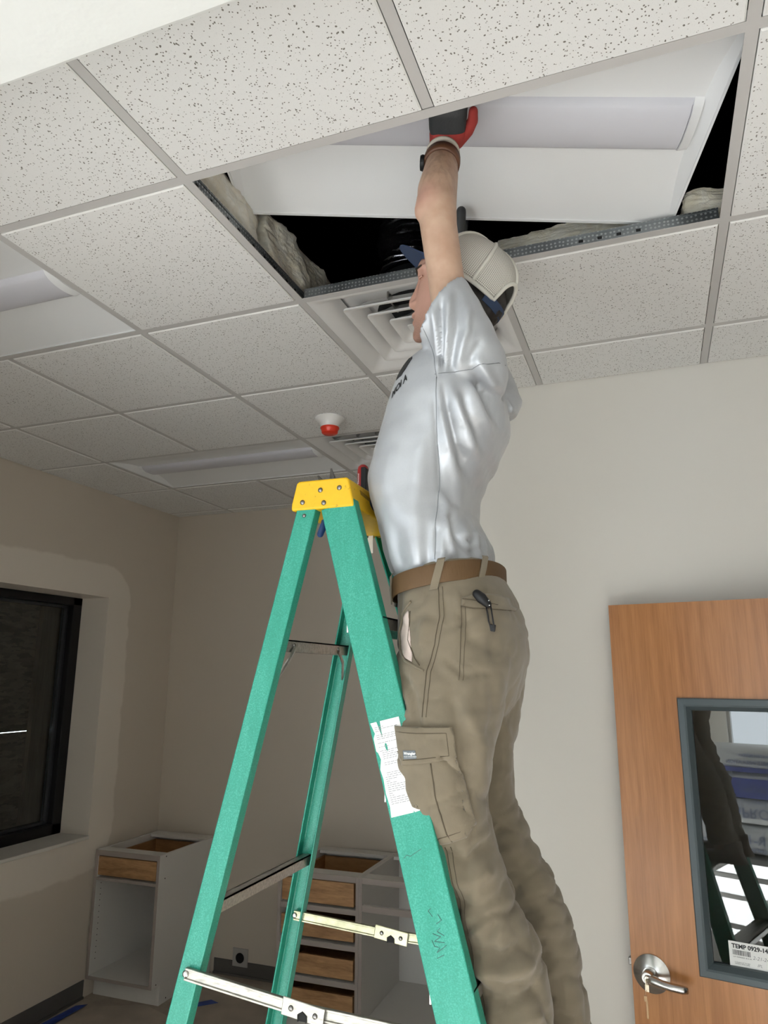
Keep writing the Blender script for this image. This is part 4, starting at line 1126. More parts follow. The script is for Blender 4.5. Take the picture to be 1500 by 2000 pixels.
# collar round the neck
cr = [sring((.612, .26, 2.520), (.090, 0, 0), (0, .105, 0), 32), sring((.610, .26, 2.552), (.080, 0, -.006), (0, .082, 0), 32), sring((.607, .26, 2.572), (.072, 0, -.008), (0, .070, 0), 32)]
sh.loft(cr)
sme = remeshed('shirt', sh, 0.0052, 3, M_shirt)
SHF = [([(.597, 2.415), (.610, 2.310), (.613, 2.220), (.606, 2.120)], .0075, .011),
       ([(.603, 2.405), (.622, 2.310), (.636, 2.215), (.652, 2.130), (.662, 2.085)], -.0125, .0115),
       ([(.622, 2.405), (.645, 2.320), (.656, 2.220), (.668, 2.140)], .0085, .012),
       ([(.640, 2.395), (.662, 2.300), (.675, 2.235)], -.008, .009),
       ([(.650, 2.42), (.676, 2.350), (.690, 2.290)], .006, .010),
       ([(.664, 2.435), (.690, 2.380), (.702, 2.330), (.704, 2.280)], -.015, .011),
       ([(.680, 2.450), (.706, 2.400), (.716, 2.340)], .010, .012),
       ([(.590, 2.400), (.592, 2.300), (.588, 2.200)], -.004, .007),
       ([(.560, 2.300), (.545, 2.200), (.530, 2.120)], .004, .020),
       ([(.590, 2.190), (.600, 2.120), (.615, 2.060)], .008, .008), ([(.600, 2.150), (.622, 2.100), (.640, 2.065)], -.010, .008), ([(.585, 2.120), (.583, 2.06)], -.007, .006),
       ([(.630, 2.105), (.655, 2.085), (.68, 2.090)], -.008, .007), ([(.640, 2.125), (.668, 2.112)], .007, .008),
       ([(.596, 2.436), (.600, 2.500), (.598, 2.560)], .0065, .0065), ([(.602, 2.436), (.612, 2.505), (.618, 2.575)], -.007, .006), ([(.608, 2.438), (.626, 2.510), (.633, 2.585)], .0065, .0065),
       ([(.620, 2.440), (.645, 2.510), (.648, 2.590)], -.006, .007), ([(.636, 2.442), (.664, 2.505), (.668, 2.560)], .006, .008), ([(.660, 2.448), (.690, 2.490)], -.005, .008)]
ff = folds([(p_, A_ * 1.25, w_ * .88) for p_, A_, w_ in SHF])
def shirt_d(p, n):
    d = ff(p, n)
    if p.z < 2.16:
        g = max(0, min(1, (2.155 - p.z) / .06)) * max(0, min(1, (p.z - 2.03) / .02))
        ph = atan2(p.y - .26, p.x - .56) * 17 + 2.2 * noise.noise(Vector((p.x * 12, p.y * 12, 3)))
        d += g * .0050 * sin(ph)
    d += .004 * noise.noise(Vector((p.x * 9 + 3, p.y * 9, p.z * 6))) + .0015 * noise.noise(p * 30)
    if n.y > 0.2: d += .004 * noise.noise(Vector((p.x * 14, p.y * 14, p.z * 7)))
    return d
displace(sme, shirt_d)
shirt = mk('shirt', None, None, man, me=sme)
def bvh_of(me):
    return BVHTree.FromPolygons([v.co.copy() for v in me.vertices], [tuple(p.vertices) for p in me.polygons])
B_sh = bvh_of(sme)
def side_hit(bv, x, z, off=0.0, y0=-0.6):
    h = bv.ray_cast(Vector((x, y0, z)), Vector((0, 1, 0)))
    if h[0] is None: return None
    return h[0] - Vector((0, off, 0))
def seam(name, bv, pts, r, m, parent, off=0.0, step=.008):
    P = []
    for a, b in zip(pts, pts[1:]):
        n = max(1, int(sqrt((b[0] - a[0]) ** 2 + (b[1] - a[1]) ** 2) / step))
        for k in range(n): P.append((a[0] + (b[0] - a[0]) * k / n, a[1] + (b[1] - a[1]) * k / n))
    P.append(pts[-1])
    Q = [q for q in (side_hit(bv, x, z, off) for x, z in P) if q is not None]
    if len(Q) < 2: return None
    # drop jumps
    R = [Q[0]]
    for q in Q[1:]:
        if (q - R[-1]).length < .05: R.append(q)
    if len(R) < 2: return None
    return mk(name, MB().tube(R, r, 6), m, parent, smooth=True)
M_seam = mat('shirt_seam', (0.20, 0.21, 0.225), 0.6)
seam('side_seam', B_sh, [(.594, 2.425), (.591, 2.352), (.586, 2.246), (.582, 2.143), (.579, 2.055)], .0009, M_seam, shirt)
seam('sleeve_seam', B_sh, [(.590, 2.432), (.612, 2.434), (.647, 2.438), (.695, 2.448), (.722, 2.462)], .0010, M_seam, shirt)
seam('sleeve_seam', B_sh, [(.594, 2.425), (.588, 2.47), (.572, 2.53)], .0008, M_seam, shirt)
def patch(name, bv, poly, m, parent, off=.001, th=.001, cuts=5, label=None, y0=-.6):
    """piece of cloth or print laid on a garment, following its surface"""
    bm = bmesh.new()
    vs = [bm.verts.new((x, 0, z)) for x, z in poly]; bm.faces.new(vs)
    bmesh.ops.triangulate(bm, faces=bm.faces[:])
    for _ in range(cuts):
        long = [e for e in bm.edges if e.calc_length() > .006]
        if not long: break
        bmesh.ops.subdivide_edges(bm, edges=long, cuts=1)
        bmesh.ops.triangulate(bm, faces=[f for f in bm.faces if len(f.verts) > 3])
    bad = []
    for v in bm.verts:
        q = side_hit(bv, v.co.x, v.co.z, off, y0)
        if q is None: bad.append(v)
        else: v.co = q
    if bad: bmesh.ops.delete(bm, geom=bad, context='VERTS')
    bmesh.ops.recalc_face_normals(bm, faces=bm.faces)
    if sum(f.normal.y for f in bm.faces) > 0: bmesh.ops.reverse_faces(bm, faces=bm.faces)
    me = bpy.data.meshes.new(name); bm.to_mesh(me); bm.free()
    me.materials.append(m)
    for p in me.polygons: p.use_smooth = True
    o = mk(name, None, None, parent, me=me)
    md = o.modifiers.new('thick', 'SOLIDIFY'); md.thickness = th; md.offset = 1.0
    if label: o['label'] = label
    return o
M_print = mat('black_print', (0.012, 0.014, 0.015), 0.55)
def front_hit(bv, y, z, off=.001):
    h = bv.ray_cast(Vector((-0.3, y, z)), Vector((1, 0, 0)))
    return None if h[0] is None else h[0] - Vector((off, 0, 0))
def front_patch(name, bv, poly, m, parent, off=.001):
    bm = bmesh.new(); bm.faces.new([bm.verts.new((0, y, z)) for y, z in poly])
    bmesh.ops.triangulate(bm, faces=bm.faces[:])
    for _ in range(4):
        long = [e for e in bm.edges if e.calc_length() > .008]
        if not long: break
        bmesh.ops.subdivide_edges(bm, edges=long, cuts=1); bmesh.ops.triangulate(bm, faces=[f for f in bm.faces if len(f.verts) > 3])
    for v in bm.verts:
        q = front_hit(bv, v.co.y, v.co.z, off)
        if q is not None: v.co = q
    me = bpy.data.meshes.new(name); bm.to_mesh(me); bm.free(); me.materials.append(m)
    return mk(name, None, None, parent, me=me)
patch('chest_print', B_sh, [(.494, 2.447), (.511, 2.450), (.520, 2.462), (.534, 2.487), (.531, 2.495), (.519, 2.498), (.505, 2.490), (.490, 2.465)], M_print, shirt, .0006, .0006)
def chest(a, b):
    q = side_hit(B_sh, .486 + a * .62, 2.404 + b + a * .42, .0012)
    return q if q is not None else (.50, .16, 2.42)
put_text('chest_lettering', 'MOI A', .024, chest, M_print, shirt, bold=.0008)

# -------- trousers
M_pants = mat('khaki_twill', (0.172, 0.140, 0.094), 0.82, var=0.07, vscale=25, bmp=0.25, bscale=700, bdist=0.0006, sheen=0.25)
M_pseam = mat('khaki_seam', (0.085, 0.066, 0.042), 0.85)
tr = MB()
PF = [(2.05, .458), (2.003, .461), (1.96, .463), (1.92, .462), (1.86, .464), (1.80, .470), (1.74, .50)]
PB = [(2.077, .664), (2.027, .682), (1.978, .707), (1.925, .727), (1.874, .730), (1.834, .724), (1.78, .700), (1.74, .67)]
PW = [(2.05, .160), (2.00, .168), (1.92, .184), (1.85, .190), (1.79, .176), (1.74, .12)]
rings = []; z = 2.052
while z > 1.745:
    f = interp(PF, z)[0]; b = interp(PB, z)[0]; w = interp(PW, z)[0]
    c = (f + b) / 2; a = (b - f) / 2 * .955
    tilt = (.16 if z > 1.98 else .16 * max(0, (z - 1.85) / .13)) * a
    rings.append(sring((c, .26, z), (a, 0, tilt * 1.0), (0, w, 0), 44, 2.35)); z -= .02
tr.loft(rings)
NL = [((.500, 1.93), (.700, 1.93), .070, .172), ((.474, 1.852), (.714, 1.852), .097, .163), ((.476, 1.754), (.696, 1.759), .104, .150), ((.480, 1.677), (.675, 1.685), .098, .144), ((.499, 1.603), (.662, 1.612), .090, .144), ((.535, 1.533), (.671, 1.543), .082, .150),
      ((.572, 1.466), (.692, 1.477), .078, .156), ((.594, 1.400), (.724, 1.414), .078, .158), ((.606, 1.360), (.744, 1.376), .078, .160), ((.616, 1.320), (.753, 1.337), .078, .162), ((.630, 1.241), (.764, 1.261), .076, .165), ((.650, 1.11), (.790, 1.13), .074, .17), ((.655, 1.07), (.80, 1.09), .076, .17)]
FL = [((.50, 1.93), (.70, 1.93), .070, .35), ((.455, 1.856), (.709, 1.855), .100, .360), ((.466, 1.743), (.690, 1.748), .100, .368), ((.496, 1.656), (.670, 1.663), .094, .370), ((.530, 1.573), (.672, 1.581), .086, .370), ((.573, 1.493), (.704, 1.503), .080, .366),
      ((.615, 1.417), (.747, 1.429), .078, .364), ((.645, 1.343), (.780, 1.358), .077, .362), ((.673, 1.253), (.795, 1.268), .075, .360), ((.689, 1.165), (.808, 1.182), .073, .358), ((.700, 1.07), (.825, 1.09), .074, .356)]
for leg in (NL, FL):
    # refine between the measured sections
    rs = []
    for i in range(len(leg) - 1):
        p, q = leg[i], leg[i + 1]
        for k in range(3):
            t = k / 3
            f = [p[0][j] + (q[0][j] - p[0][j]) * t for j in (0, 1)]; b = [p[1][j] + (q[1][j] - p[1][j]) * t for j in (0, 1)]
            w = p[2] + (q[2] - p[2]) * t; y = p[3] + (q[3] - p[3]) * t
            rs.append(sring(((f[0] + b[0]) / 2, y, (f[1] + b[1]) / 2), ((b[0] - f[0]) / 2 * .975, 0, (b[1] - f[1]) / 2), (0, w, 0), 32, 2.2))
    tr.loft(rs)
tme = remeshed('trousers', tr, 0.0060, 4, M_pants)
TRF = [([(.690, 1.43), (.668, 1.40), (.640, 1.395)], -.006, .008), ([(.735, 1.335), (.700, 1.33), (.665, 1.345)], -.006, .007), ([(.655, 1.245), (.700, 1.232), (.750, 1.25)], -.007, .008), ([(.662, 1.215), (.71, 1.205)], .006, .009),
       ([(.610, 1.86), (.640, 1.835), (.69, 1.84)], -.0035, .007), ([(.60, 1.70), (.635, 1.66)], -.004, .007), ([(.685, 1.83), (.69, 1.77), (.675, 1.70)], -.004, .009),
       ([(.600, 1.535), (.640, 1.520), (.672, 1.545)], -.008, .010), ([(.585, 1.500), (.630, 1.480), (.680, 1.500)], .007, .012), ([(.600, 1.455), (.650, 1.440), (.690, 1.465)], -.006, .009),
       ([(.640, 1.385), (.690, 1.375), (.735, 1.392)], -.010, .010), ([(.630, 1.350), (.690, 1.345), (.745, 1.362)], .008, .011), ([(.655, 1.320), (.700, 1.305), (.750, 1.325)], -.009, .010),
       ([(.650, 1.285), (.700, 1.272), (.755, 1.290)], .007, .010), ([(.645, 1.425), (.668, 1.34), (.685, 1.25)], .006, .012),
       ([(.635, 1.955), (.650, 1.90), (.700, 1.875)], -.004, .012), ([(.640, 1.78), (.67, 1.70), (.665, 1.62)], .006, .016), ([(.62, 1.80), (.645, 1.72), (.640, 1.63)], -.006, .012),
       ([(.510, 1.84), (.545, 1.80), (.56, 1.74)], -.006, .010), ([(.50, 1.80), (.53, 1.77)], -.006, .008), ([(.565, 1.94), (.560, 1.88)], .005, .012),
       ([(.60, 1.98), (.61, 1.93)], -.003, .008), ([(.625, 1.985), (.63, 1.95)], .003, .006)]
ft = folds([(p_, A_ * 1.5, w_) for p_, A_, w_ in TRF])
def tr_d(p, n):
    d = ft(p, n)
    k = .6 + .6 * max(0, min(1, (1.72 - p.z) / .25))
    q = Vector((p.x * 8 + p.z * 4, p.y * 7, p.z * 11 - p.x * 7))
    r = max(0.0, 1 - abs(noise.noise(q)) * 4.2) ** 1.4
    r2 = max(0.0, 1 - abs(noise.noise(q * 1.9 + Vector((9, 4, 1)))) * 4.5) ** 1.4
    d += k * (-.0052 * r - .0032 * r2 + .0035 * noise.noise(q * .8 + Vector((2, 7, 3))) + .0012 * noise.noise(q * 5)) + .003
    if p.z > 1.98: d *= max(0.15, 1 - (p.z - 1.98) * 18)
    return d - .002
displace(tme, tr_d)
trs = mk('trousers', None, None, man, me=tme)
B_tr = bvh_of(tme)
def stitched(pts, off=.0005, double=.008, r=.0008):
    seam('seam', B_tr, pts, r, M_pseam, trs, off)
    if double:
        seam('seam', B_tr, [(x + double, z) for x, z in pts], r * .8, M_pseam, trs, off)
stitched([(.588, 2.000), (.593, 1.944), (.585, 1.89), (.572, 1.842), (.567, 1.76)])
stitched([(.600, 1.54), (.618, 1.47), (.625, 1.40), (.640, 1.335), (.662, 1.25), (.676, 1.18)])
stitched([(.633, 1.962), (.634, 1.90), (.632, 1.825)], double=.007)
# hip pocket: welt strip with its slit
patch('hip_pocket', B_tr, [(.634, 1.978), (.655, 1.986), (.69, 1.988), (.722, 1.978), (.724, 1.963), (.70, 1.958), (.655, 1.957), (.634, 1.961)], M_pants, trs, .0008, .0016)
seam('pocket_slit', B_tr, [(.635, 1.975), (.660, 1.972), (.690, 1.967), (.724, 1.974)], .0011, M_pseam, trs, .003)
seam('pocket_slit', B_tr, [(.634, 1.961), (.655, 1.957), (.700, 1.958), (.724, 1.963)], .0009, M_pseam, trs, .003)
# side pocket gaping open with its pale lining
patch('pocket_lining', B_tr, [(.524, 1.958), (.510, 1.945), (.503, 1.915), (.505, 1.885), (.520, 1.866), (.538, 1.858), (.527, 1.89), (.522, 1.925)], mat('pocket_cotton', (0.62, 0.50, 0.45), 0.85, var=.05, vscale=30), trs, .0008, .0008)
pk = seam('pocket_edge', B_tr, [(.530, 1.974), (.506, 1.952), (.497, 1.915), (.501, 1.883), (.522, 1.860), (.545, 1.850), (.566, 1.842)], .0026, M_pants, trs, .001)
seam('pocket_edge', B_tr, [(.529, 1.955), (.526, 1.90), (.542, 1.866), (.556, 1.852)], .0012, M_pseam, trs, .001)
# cargo pocket with flap
cg = patch('cargo_pocket', B_tr, [(.516, 1.700), (.625, 1.700), (.632, 1.66), (.646, 1.600), (.650, 1.583), (.636, 1.560), (.588, 1.545), (.570, 1.565), (.545, 1.615), (.524, 1.665)], M_pants, trs, .0010, .0060)
fl = patch('cargo_flap', B_tr, [(.512, 1.743), (.560, 1.742), (.622, 1.744), (.625, 1.735), (.628, 1.694), (.622, 1.690), (.560, 1.680), (.530, 1.676), (.520, 1.705)], M_pants, trs, .0075, .0035)
seam('seam', B_tr, [(.585, 1.682), (.592, 1.62), (.608, 1.565), (.616, 1.552)], .0013, M_pseam, cg, .0072)
seam('seam', B_tr, [(.515, 1.733), (.560, 1.732), (.614, 1.734), (.618, 1.696), (.560, 1.688), (.532, 1.685)], .0008, M_pseam, fl, .0112)
seam('seam', B_tr, [(.622, 1.68), (.637, 1.605), (.640, 1.585), (.630, 1.569), (.590, 1.555)], .0008, M_pseam, cg, .0072)
tg = patch('pocket_tag', B_tr, [(.531, 1.7015), (.557, 1.7035), (.559, 1.689), (.534, 1.687)], mat('grey_tag', (0.16, 0.18, 0.20), 0.7), fl, .0112, .0008)
def on_tr(x0, z0, off):
    def f(a, b):
        q = side_hit(B_tr, x0 + a, z0 + b + a * .05, off)
        return q if q is not None else (x0 + a, .04, z0 + b)
    return f
put_text('tag_print', 'Wrangler', .0062, on_tr(.5335, 1.6948, .0126), M_paper, tg, bold=.0002)
put_text('tag_print', 'RIGGS WORKWEAR', .0028, on_tr(.5345, 1.6905, .0126), M_paper, tg)

# -------- belt and loops
def belt_pt(a, dz, r=0.0):
    x = .5715 + (.1170 + r) * cos(a) * (1 if True else 0); y = .26 + (.1735 + r) * sin(a)
    # squarish waist
    cx, sx = cos(a), sin(a)
    x = .5670 + (.1105 + r) * abs(cx) ** .87 * (1 if cx >= 0 else -1); y = .26 + (.1710 + r) * abs(sx) ** .87 * (1 if sx >= 0 else -1)
    return Vector((x, y, 2.004 + (x - .455) * .165 + dz))
bl = MB(); n = 72
for (ra, za, rb, zb) in ((.000, -.0195, .000, .0195),):
    secs = [(.0, -.0195), (.0035, -.0195), (.0045, -.016), (.0045, .016), (.0035, .0195), (.0, .0195)]
    vs = [belt_pt(2 * pi * k / n, dz, r) for k in range(n) for r, dz in secs]; m_ = len(secs)
    bl.add(vs, [(k * m_ + j, ((k + 1) % n) * m_ + j, ((k + 1) % n) * m_ + (j + 1) % m_, k * m_ + (j + 1) % m_) for k in range(n) for j in range(m_)])
M_belt = mat('brown_webbing', (0.100, 0.052, 0.017), 0.7, bmp=0.4, bscale=60, bdist=0.001, stretch=(8, 8, 1))
belt = mk('belt', bl, M_belt, man, smooth=True)
belt.data.set_sharp_from_angle(angle=radians(50))
for k, a0 in enumerate((-1.42, -.62, .62, 1.42, -2.5, 2.5)):
    rs = []
    for dz in (-.030, -.026, 0, .024, .028):
        ring = []
        for rr_ in (.0050, .0078):
            for da in ((-.062, .062) if rr_ < .006 else (.062, -.062)):
                ring.append(belt_pt(a0 + da + dz * 2.2, dz, rr_ if abs(dz) < .026 else rr_ - .003))
        rs.append(ring)
    mk('belt_loop', MB().loft(rs), M_pants, man, bevel=.0008)
mk('belt_buckle', MB().obox((.449, .26, 2.002), (.003, 0, 0), (0, .024, 0), (0, 0, .024)), M_rivet, man, bevel=.003)

# folding knife clipped in the hip pocket
kn = thing('pocket_knife', 'black folding knife clipped into the hip pocket of the khaki pants', 'knife', (.672, .08, 1.95))
def kq(x, z, off): return side_hit(B_tr, x, z, off) or Vector((x, .09, z))
kh = [kq(.660, 1.985, .010), kq(.668, 1.977, .012), kq(.678, 1.966, .010)]
mk('handle', MB().blob([k_ - Vector((0, 0, 0)) for k_ in kh], [.0085, .0105, .0075], 12), M_black, kn, smooth=True)
cl = [kq(.679, 1.966, .012), kq(.6815, 1.950, .010), kq(.684, 1.935, .009), kq(.6865, 1.917, .007)]
for dx in (-.0042, .0042):
    mk('clip', MB().tube([c_ + Vector((dx, 0, 0)) for c_ in cl], .0016, 6), M_black, kn, smooth=True)
mk('clip_tip', MB().obox(cl[-1] + Vector((0, 0, .004)), (.0058, 0, -.0012), (0, .0016, 0), (.0012, 0, .0065)), M_black, kn, bevel=.0015)
for dx, dz in ((-.004, .002), (.004, .006), (.005, -.003)):
    mk('screw', MB().lathe([(0, 0), (.0014, 0), (.0010, .0008), (0, .001)], 10, kh[2] + Vector((dx, -.0078, dz)), (0, -1, 0)), M_steel, kn)

# -------- gloves, wrist band
M_gl = mat('black_nitrile', (0.022, 0.024, 0.026), 0.55, bmp=0.2, bscale=200)
M_red = mat('red_knit', (0.30, 0.030, 0.024), 0.85, bmp=0.5, bscale=350, bdist=.001)
M_cuff = mat('cuff_knit', (0.60, 0.54, 0.46), 0.9)
gl = MB()
W0 = Vector((.594, .172, 3.046))
pd = Vector((.34, -.90, .28)).normalized(); sd_ = Vector((.93, .36, .02)).normalized()       # fingers, thumb side
sd_ = (sd_ - pd * sd_.dot(pd)).normalized(); un = sd_.cross(pd)
def hp(a, b, c): return W0 + pd * a + sd_ * b + un * c
gl.loft([sring(hp(.012, 0, .004), sd_ * .030, un * .022, 20), sring(hp(.025, 0, .008), sd_ * .034, un * .021, 20, 2.4), sring(hp(.045, .002, .010), sd_ * .042, un * .019, 20, 2.8), sring(hp(.085, .0, .010), sd_ * .044, un * .017, 20, 3), sring(hp(.100, .0, .010), sd_ * .040, un * .013, 20, 3)])
for i, (b, ln) in enumerate(((.032, .072), (.011, .082), (-.011, .076), (-.032, .060))):
    gl.blob([hp(.085, b, .010), hp(.085 + ln * .4, b * 1.1, .004), hp(.085 + ln * .72, b * 1.15, .006), hp(.085 + ln, b * 1.12, .012)], [.0115, .0105, .0098, .0088], 10)
gme = remeshed('glove', gl, .0032, 3, M_gl)
gv = mk('glove', None, None, man, me=gme); gv['label'] = 'black and red work glove'
th = MB().blob([hp(.012, .026, .004), hp(.04, .050, .006), hp(.066, .058, .010), hp(.090, .056, .014)], [.019, .0145, .0125, .0105], 14)
mk('glove_thumb', None, None, gv, me=remeshed('glove_thumb', th, .003, 2, M_red))
cf = MB().loft([sring((.5935, .160, 3.022), Vector((.036, .0, 0)), Vector((0, .034, -.014)), 24), sring((.594, .168, 3.040), Vector((.036, 0, .002)), Vector((0, .033, -.010)), 24), sring(hp(.008, .002, .004), sd_ * .0375, un * .0315, 24, 2.2), sring(hp(.034, .004, .008), sd_ * .042, un * .0255, 24, 2.5), sring(hp(.044, .004, .009), sd_ * .041, un * .021, 24, 2.5)])
mk('glove_cuff', cf, M_red, gv, smooth=True)
ad = (Vector((.594, .172, 3.040)) - Vector((.595, .148, 2.990))).normalized()
def band(name, c, r, w, m, parent, th=.004):
    c = Vector(c)
    return mk(name, MB().lathe([(r, -w), (r + th, -w), (r + th * 1.2, 0), (r + th, w), (r, w), (r, -w)], 36, c, ad), m, parent, smooth=True)
band('cuff_trim', (.594, .156, 3.010), .0345, .0055, M_cuff, gv)
wb = band('wrist_band', (.5952, .140, 2.974), .0375, .0145, mat('brown_leather', (0.115, 0.045, 0.020), 0.5, var=.15, vscale=40), man); wb['label'] = 'brown leather wrist band'
mk('watch_case', MB().lathe([(0, 0), (.017, 0), (.018, .004), (.016, .009), (0, .009)], 24, Vector((.5952, .140, 2.974)) + Vector((-.037, -.014, -.002)), (-1, -.25, .1)), M_black, wb, auto=40)
# far hand gripping the lower edge of the fixture
g2 = MB()
F0 = Vector((.516, .505, 2.985))
g2.loft([sring(F0 + Vector((0, 0, -.01)), (.030, 0, 0), (0, .026, 0), 18), sring(F0 + Vector((.004, .006, .03)), (.040, 0, 0), (0, .020, 0), 18, 2.6), sring(F0 + Vector((.006, .014, .075)), (.043, 0, 0), (0, .016, 0), 18, 2.8), sring(F0 + Vector((.006, .018, .09)), (.038, 0, 0), (0, .012, 0), 18, 2.8)])
for dx, ln in ((-.030, .055), (-.010, .070), (.011, .072), (.032, .062)):
    b0 = F0 + Vector((.006 + dx, .018, .082))
    g2.blob([b0, b0 + Vector((0, .012, .03)), b0 + Vector((0, .004, .055)), b0 + Vector((0, -.008, ln))], [.011, .0105, .0098, .009], 10)
gm2 = remeshed('glove', g2, .0034, 3, M_gl)
gv2 = mk('glove', None, None, man, me=gm2); gv2['label'] = 'black and red work glove'
mk('glove_thumb', None, None, gv2, me=remeshed('glove_thumb', MB().blob([F0 + Vector((.024, -.004, .02)), F0 + Vector((.034, -.022, .045)), F0 + Vector((.040, -.038, .066)), F0 + Vector((.046, -.050, .082))], [.018, .0165, .0155, .0135], 14), .003, 2, M_gl))
mk('glove_cuff', MB().loft([sring(F0 + Vector((-.001, -.002, -.045)), (.035, 0, 0), (0, .033, 0), 24), sring(F0 + Vector((0, 0, -.005)), (.036, 0, 0), (0, .031, 0), 24), sring(F0 + Vector((.006, .004, .030)), (.042, 0, 0), (0, .025, 0), 24)]), M_red, gv2, smooth=True)

# -------- trucker cap, tipped back
def m_mesh():
    m, nt, b = _nt('cap_mesh')
    uvx = coords(nt, (1, 1, 1), 'UV')
    sp = N(nt, 'ShaderNodeSeparateXYZ'); lnk(nt, uvx, sp.inputs[0])
    def wave(out, k):
        mu = N(nt, 'ShaderNodeMath', operation='MULTIPLY', i_1=k); lnk(nt, out, mu.inputs[0])
        s_ = N(nt, 'ShaderNodeMath', operation='SINE'); lnk(nt, mu.outputs[0], s_.inputs[0]); return s_.outputs[0]
    a = wave(sp.outputs[0], 2 * pi * 165); c = wave(sp.outputs[1], 2 * pi * 62)
    mn = N(nt, 'ShaderNodeMath', operation='MINIMUM'); lnk(nt, a, mn.inputs[0]); lnk(nt, c, mn.inputs[1])
    f = N(nt, 'ShaderNodeMapRange', i_1=-0.35, i_2=0.05, i_3=0.0, i_4=1.0); lnk(nt, mn.outputs[0], f.inputs[0])
    lnk(nt, ramp(nt, f.outputs[0], [(0.0, (0.60, 0.575, 0.52)), (1.0, (0.20, 0.185, 0.165))]), b.inputs['Base Color'])
    b.inputs['Roughness'].default_value = 0.85
    return m
M_mesh = m_mesh()
M_band = mat('cap_trim', (0.62, 0.60, 0.54), 0.85)
M_navy = mat('cap_navy', (0.022, 0.042, 0.095), 0.75, bmp=.2, bscale=500)
CT = radians(40)
ca_x = Vector((cos(CT), 0, -sin(CT))); ca_z = Vector((sin(CT), 0, cos(CT)))      # back along the rim, crown axis
CC = Vector((.6020, .26, 2.7190))
def capp(phi, th, k=1.0):      # phi 0 = back, pi = front; th 0 rim .. 1 top
    e = th * pi / 2
    a, b_, c_ = .1220, .0920, .1235
    rr2 = max(cos(e), 1e-6) ** .74
    fx = 1.0
    return CC + ca_x * (a * k * rr2 * cos(phi)) + Vector((0, b_ * k * rr2 * sin(phi), 0)) + ca_z * (c_ * k * sin(e) ** .82)
def dome(name, p0, p1, m, parent, k=1.0, th=.0014, arch=False, n=40, mth=18, t0=0.0):
    bm = bmesh.new(); uvl = bm.loops.layers.uv.new('uv')
    grid = {}
    for i in range(n + 1):
        for j in range(mth + 1):
            phi = p0 + (p1 - p0) * i / n; t = t0 + (.985 - t0) * j / mth
            if arch:
                w = radians(27)
                a_ = abs((phi + pi) % (2 * pi) - pi)
                lo = .32 * sqrt(max(0, 1 - (a_ / w) ** 2)) if a_ < w else 0
                t = lo + (.985 - lo) * j / mth
            grid[i, j] = (bm.verts.new(capp(phi, t, k)), phi / (2 * pi), t)
    for i in range(n):
        for j in range(mth):
            q = [grid[i, j], grid[i + 1, j], grid[i + 1, j + 1], grid[i, j + 1]]
            f = bm.faces.new([g[0] for g in q])
            for lp, g in zip(f.loops, q): lp[uvl].uv = (g[1], g[2])
            f.smooth = True
    bmesh.ops.recalc_face_normals(bm, faces=bm.faces)
    me = bpy.data.meshes.new(name); bm.to_mesh(me); bm.free(); me.materials.append(m)
    o = mk(name, None, None, parent, me=me)
    md = o.modifiers.new('thick', 'SOLIDIFY'); md.thickness = th; md.offset = 0
    return o
hat = thing('trucker_cap', 'cream mesh trucker cap with navy strap on the head of the worker', 'cap', (.62, .26, 2.70))
dome('mesh_panel', -radians(118), radians(118), M_mesh, hat, arch=True, n=64)
dome('front_panel', radians(116), radians(244), M_navy, hat, 1.005, n=30)
for ph in (-118, -62, 0, 62, 118):
    lo = .33 if ph == 0 else .02
    pts = [capp(radians(ph), lo + (.97 - lo) * k / 14, 1.008) for k in range(15)]
    mk('panel_seam', MB().tube(pts, .0045, 8, flat=(Vector((cos(radians(ph + 90)) * cos(CT), sin(radians(ph + 90)), -sin(CT) * cos(radians(ph + 90)))), .45) if False else None), M_band, hat, smooth=True)
ap = []
for k in range(61):
    phi = radians(-118 + 236 * k / 60); a_ = abs(phi); w = radians(27)
    ap.append(capp(phi, (.32 * sqrt(max(0, 1 - (a_ / w) ** 2)) if a_ < w else 0.0) + .012, 1.006))
mk('rim_binding', MB().tube(ap, .0050, 8), M_band, hat, smooth=True)
sb = MB(); rg = []
for k in range(25):
    phi = radians(-40 + 80 * k / 24)
    c0 = capp(phi, 0.0, 1.0); o_ = (c0 - CC).normalized()
    rg.append([c0 + ca_z * d + o_ * e for d, e in ((-.013, -.001), (-.013, .0015), (.009, .0015), (.009, -.001))])
sb.loft(rg)
mk('strap', sb, M_navy, hat, smooth=False)
mk('button', MB().lathe([(0, 0), (.008, 0), (.007, .004), (0, .006)], 14, capp(0, 1.0), ca_z), M_navy, hat, auto=50)
bmv = MB(); rg = []
bd = (-ca_x * cos(radians(18)) + ca_z * sin(radians(18)) * -1)
bd = (-ca_x).normalized()
for k in range(13):
    t = -1 + 2 * k / 12
    base = capp(pi + t * radians(62), 0.02, 1.0)
    tip = base + bd * (.072 * sqrt(max(0.0, 1 - t * t)) + .004) + ca_z * (-.006 * t * t)
    rg.append([base, tip, tip + ca_z * .003, base + ca_z * .003])
bmv.loft(rg)
mk('brim', bmv, M_navy, hat, smooth=False)

# -------- boots on the step
for y, x in ((.172, .725), (.356, .755)):
    bt = MB().loft([sring((x + .03, y, 1.12), (.050, 0, 0), (0, .045, 0), 24), sring((x + .02, y, 1.075), (.062, 0, 0), (0, .048, 0), 24, 2.4), sring((x - .03, y, 1.055), (.125, 0, -.01), (0, .049, 0), 24, 2.6), sring((x - .035, y, 1.034), (.138, 0, 0), (0, .050, 0), 24, 2.8)])
    mk('boot', bt, mat('boot_leather', (0.10, 0.055, 0.03), 0.6), man, smooth=True)

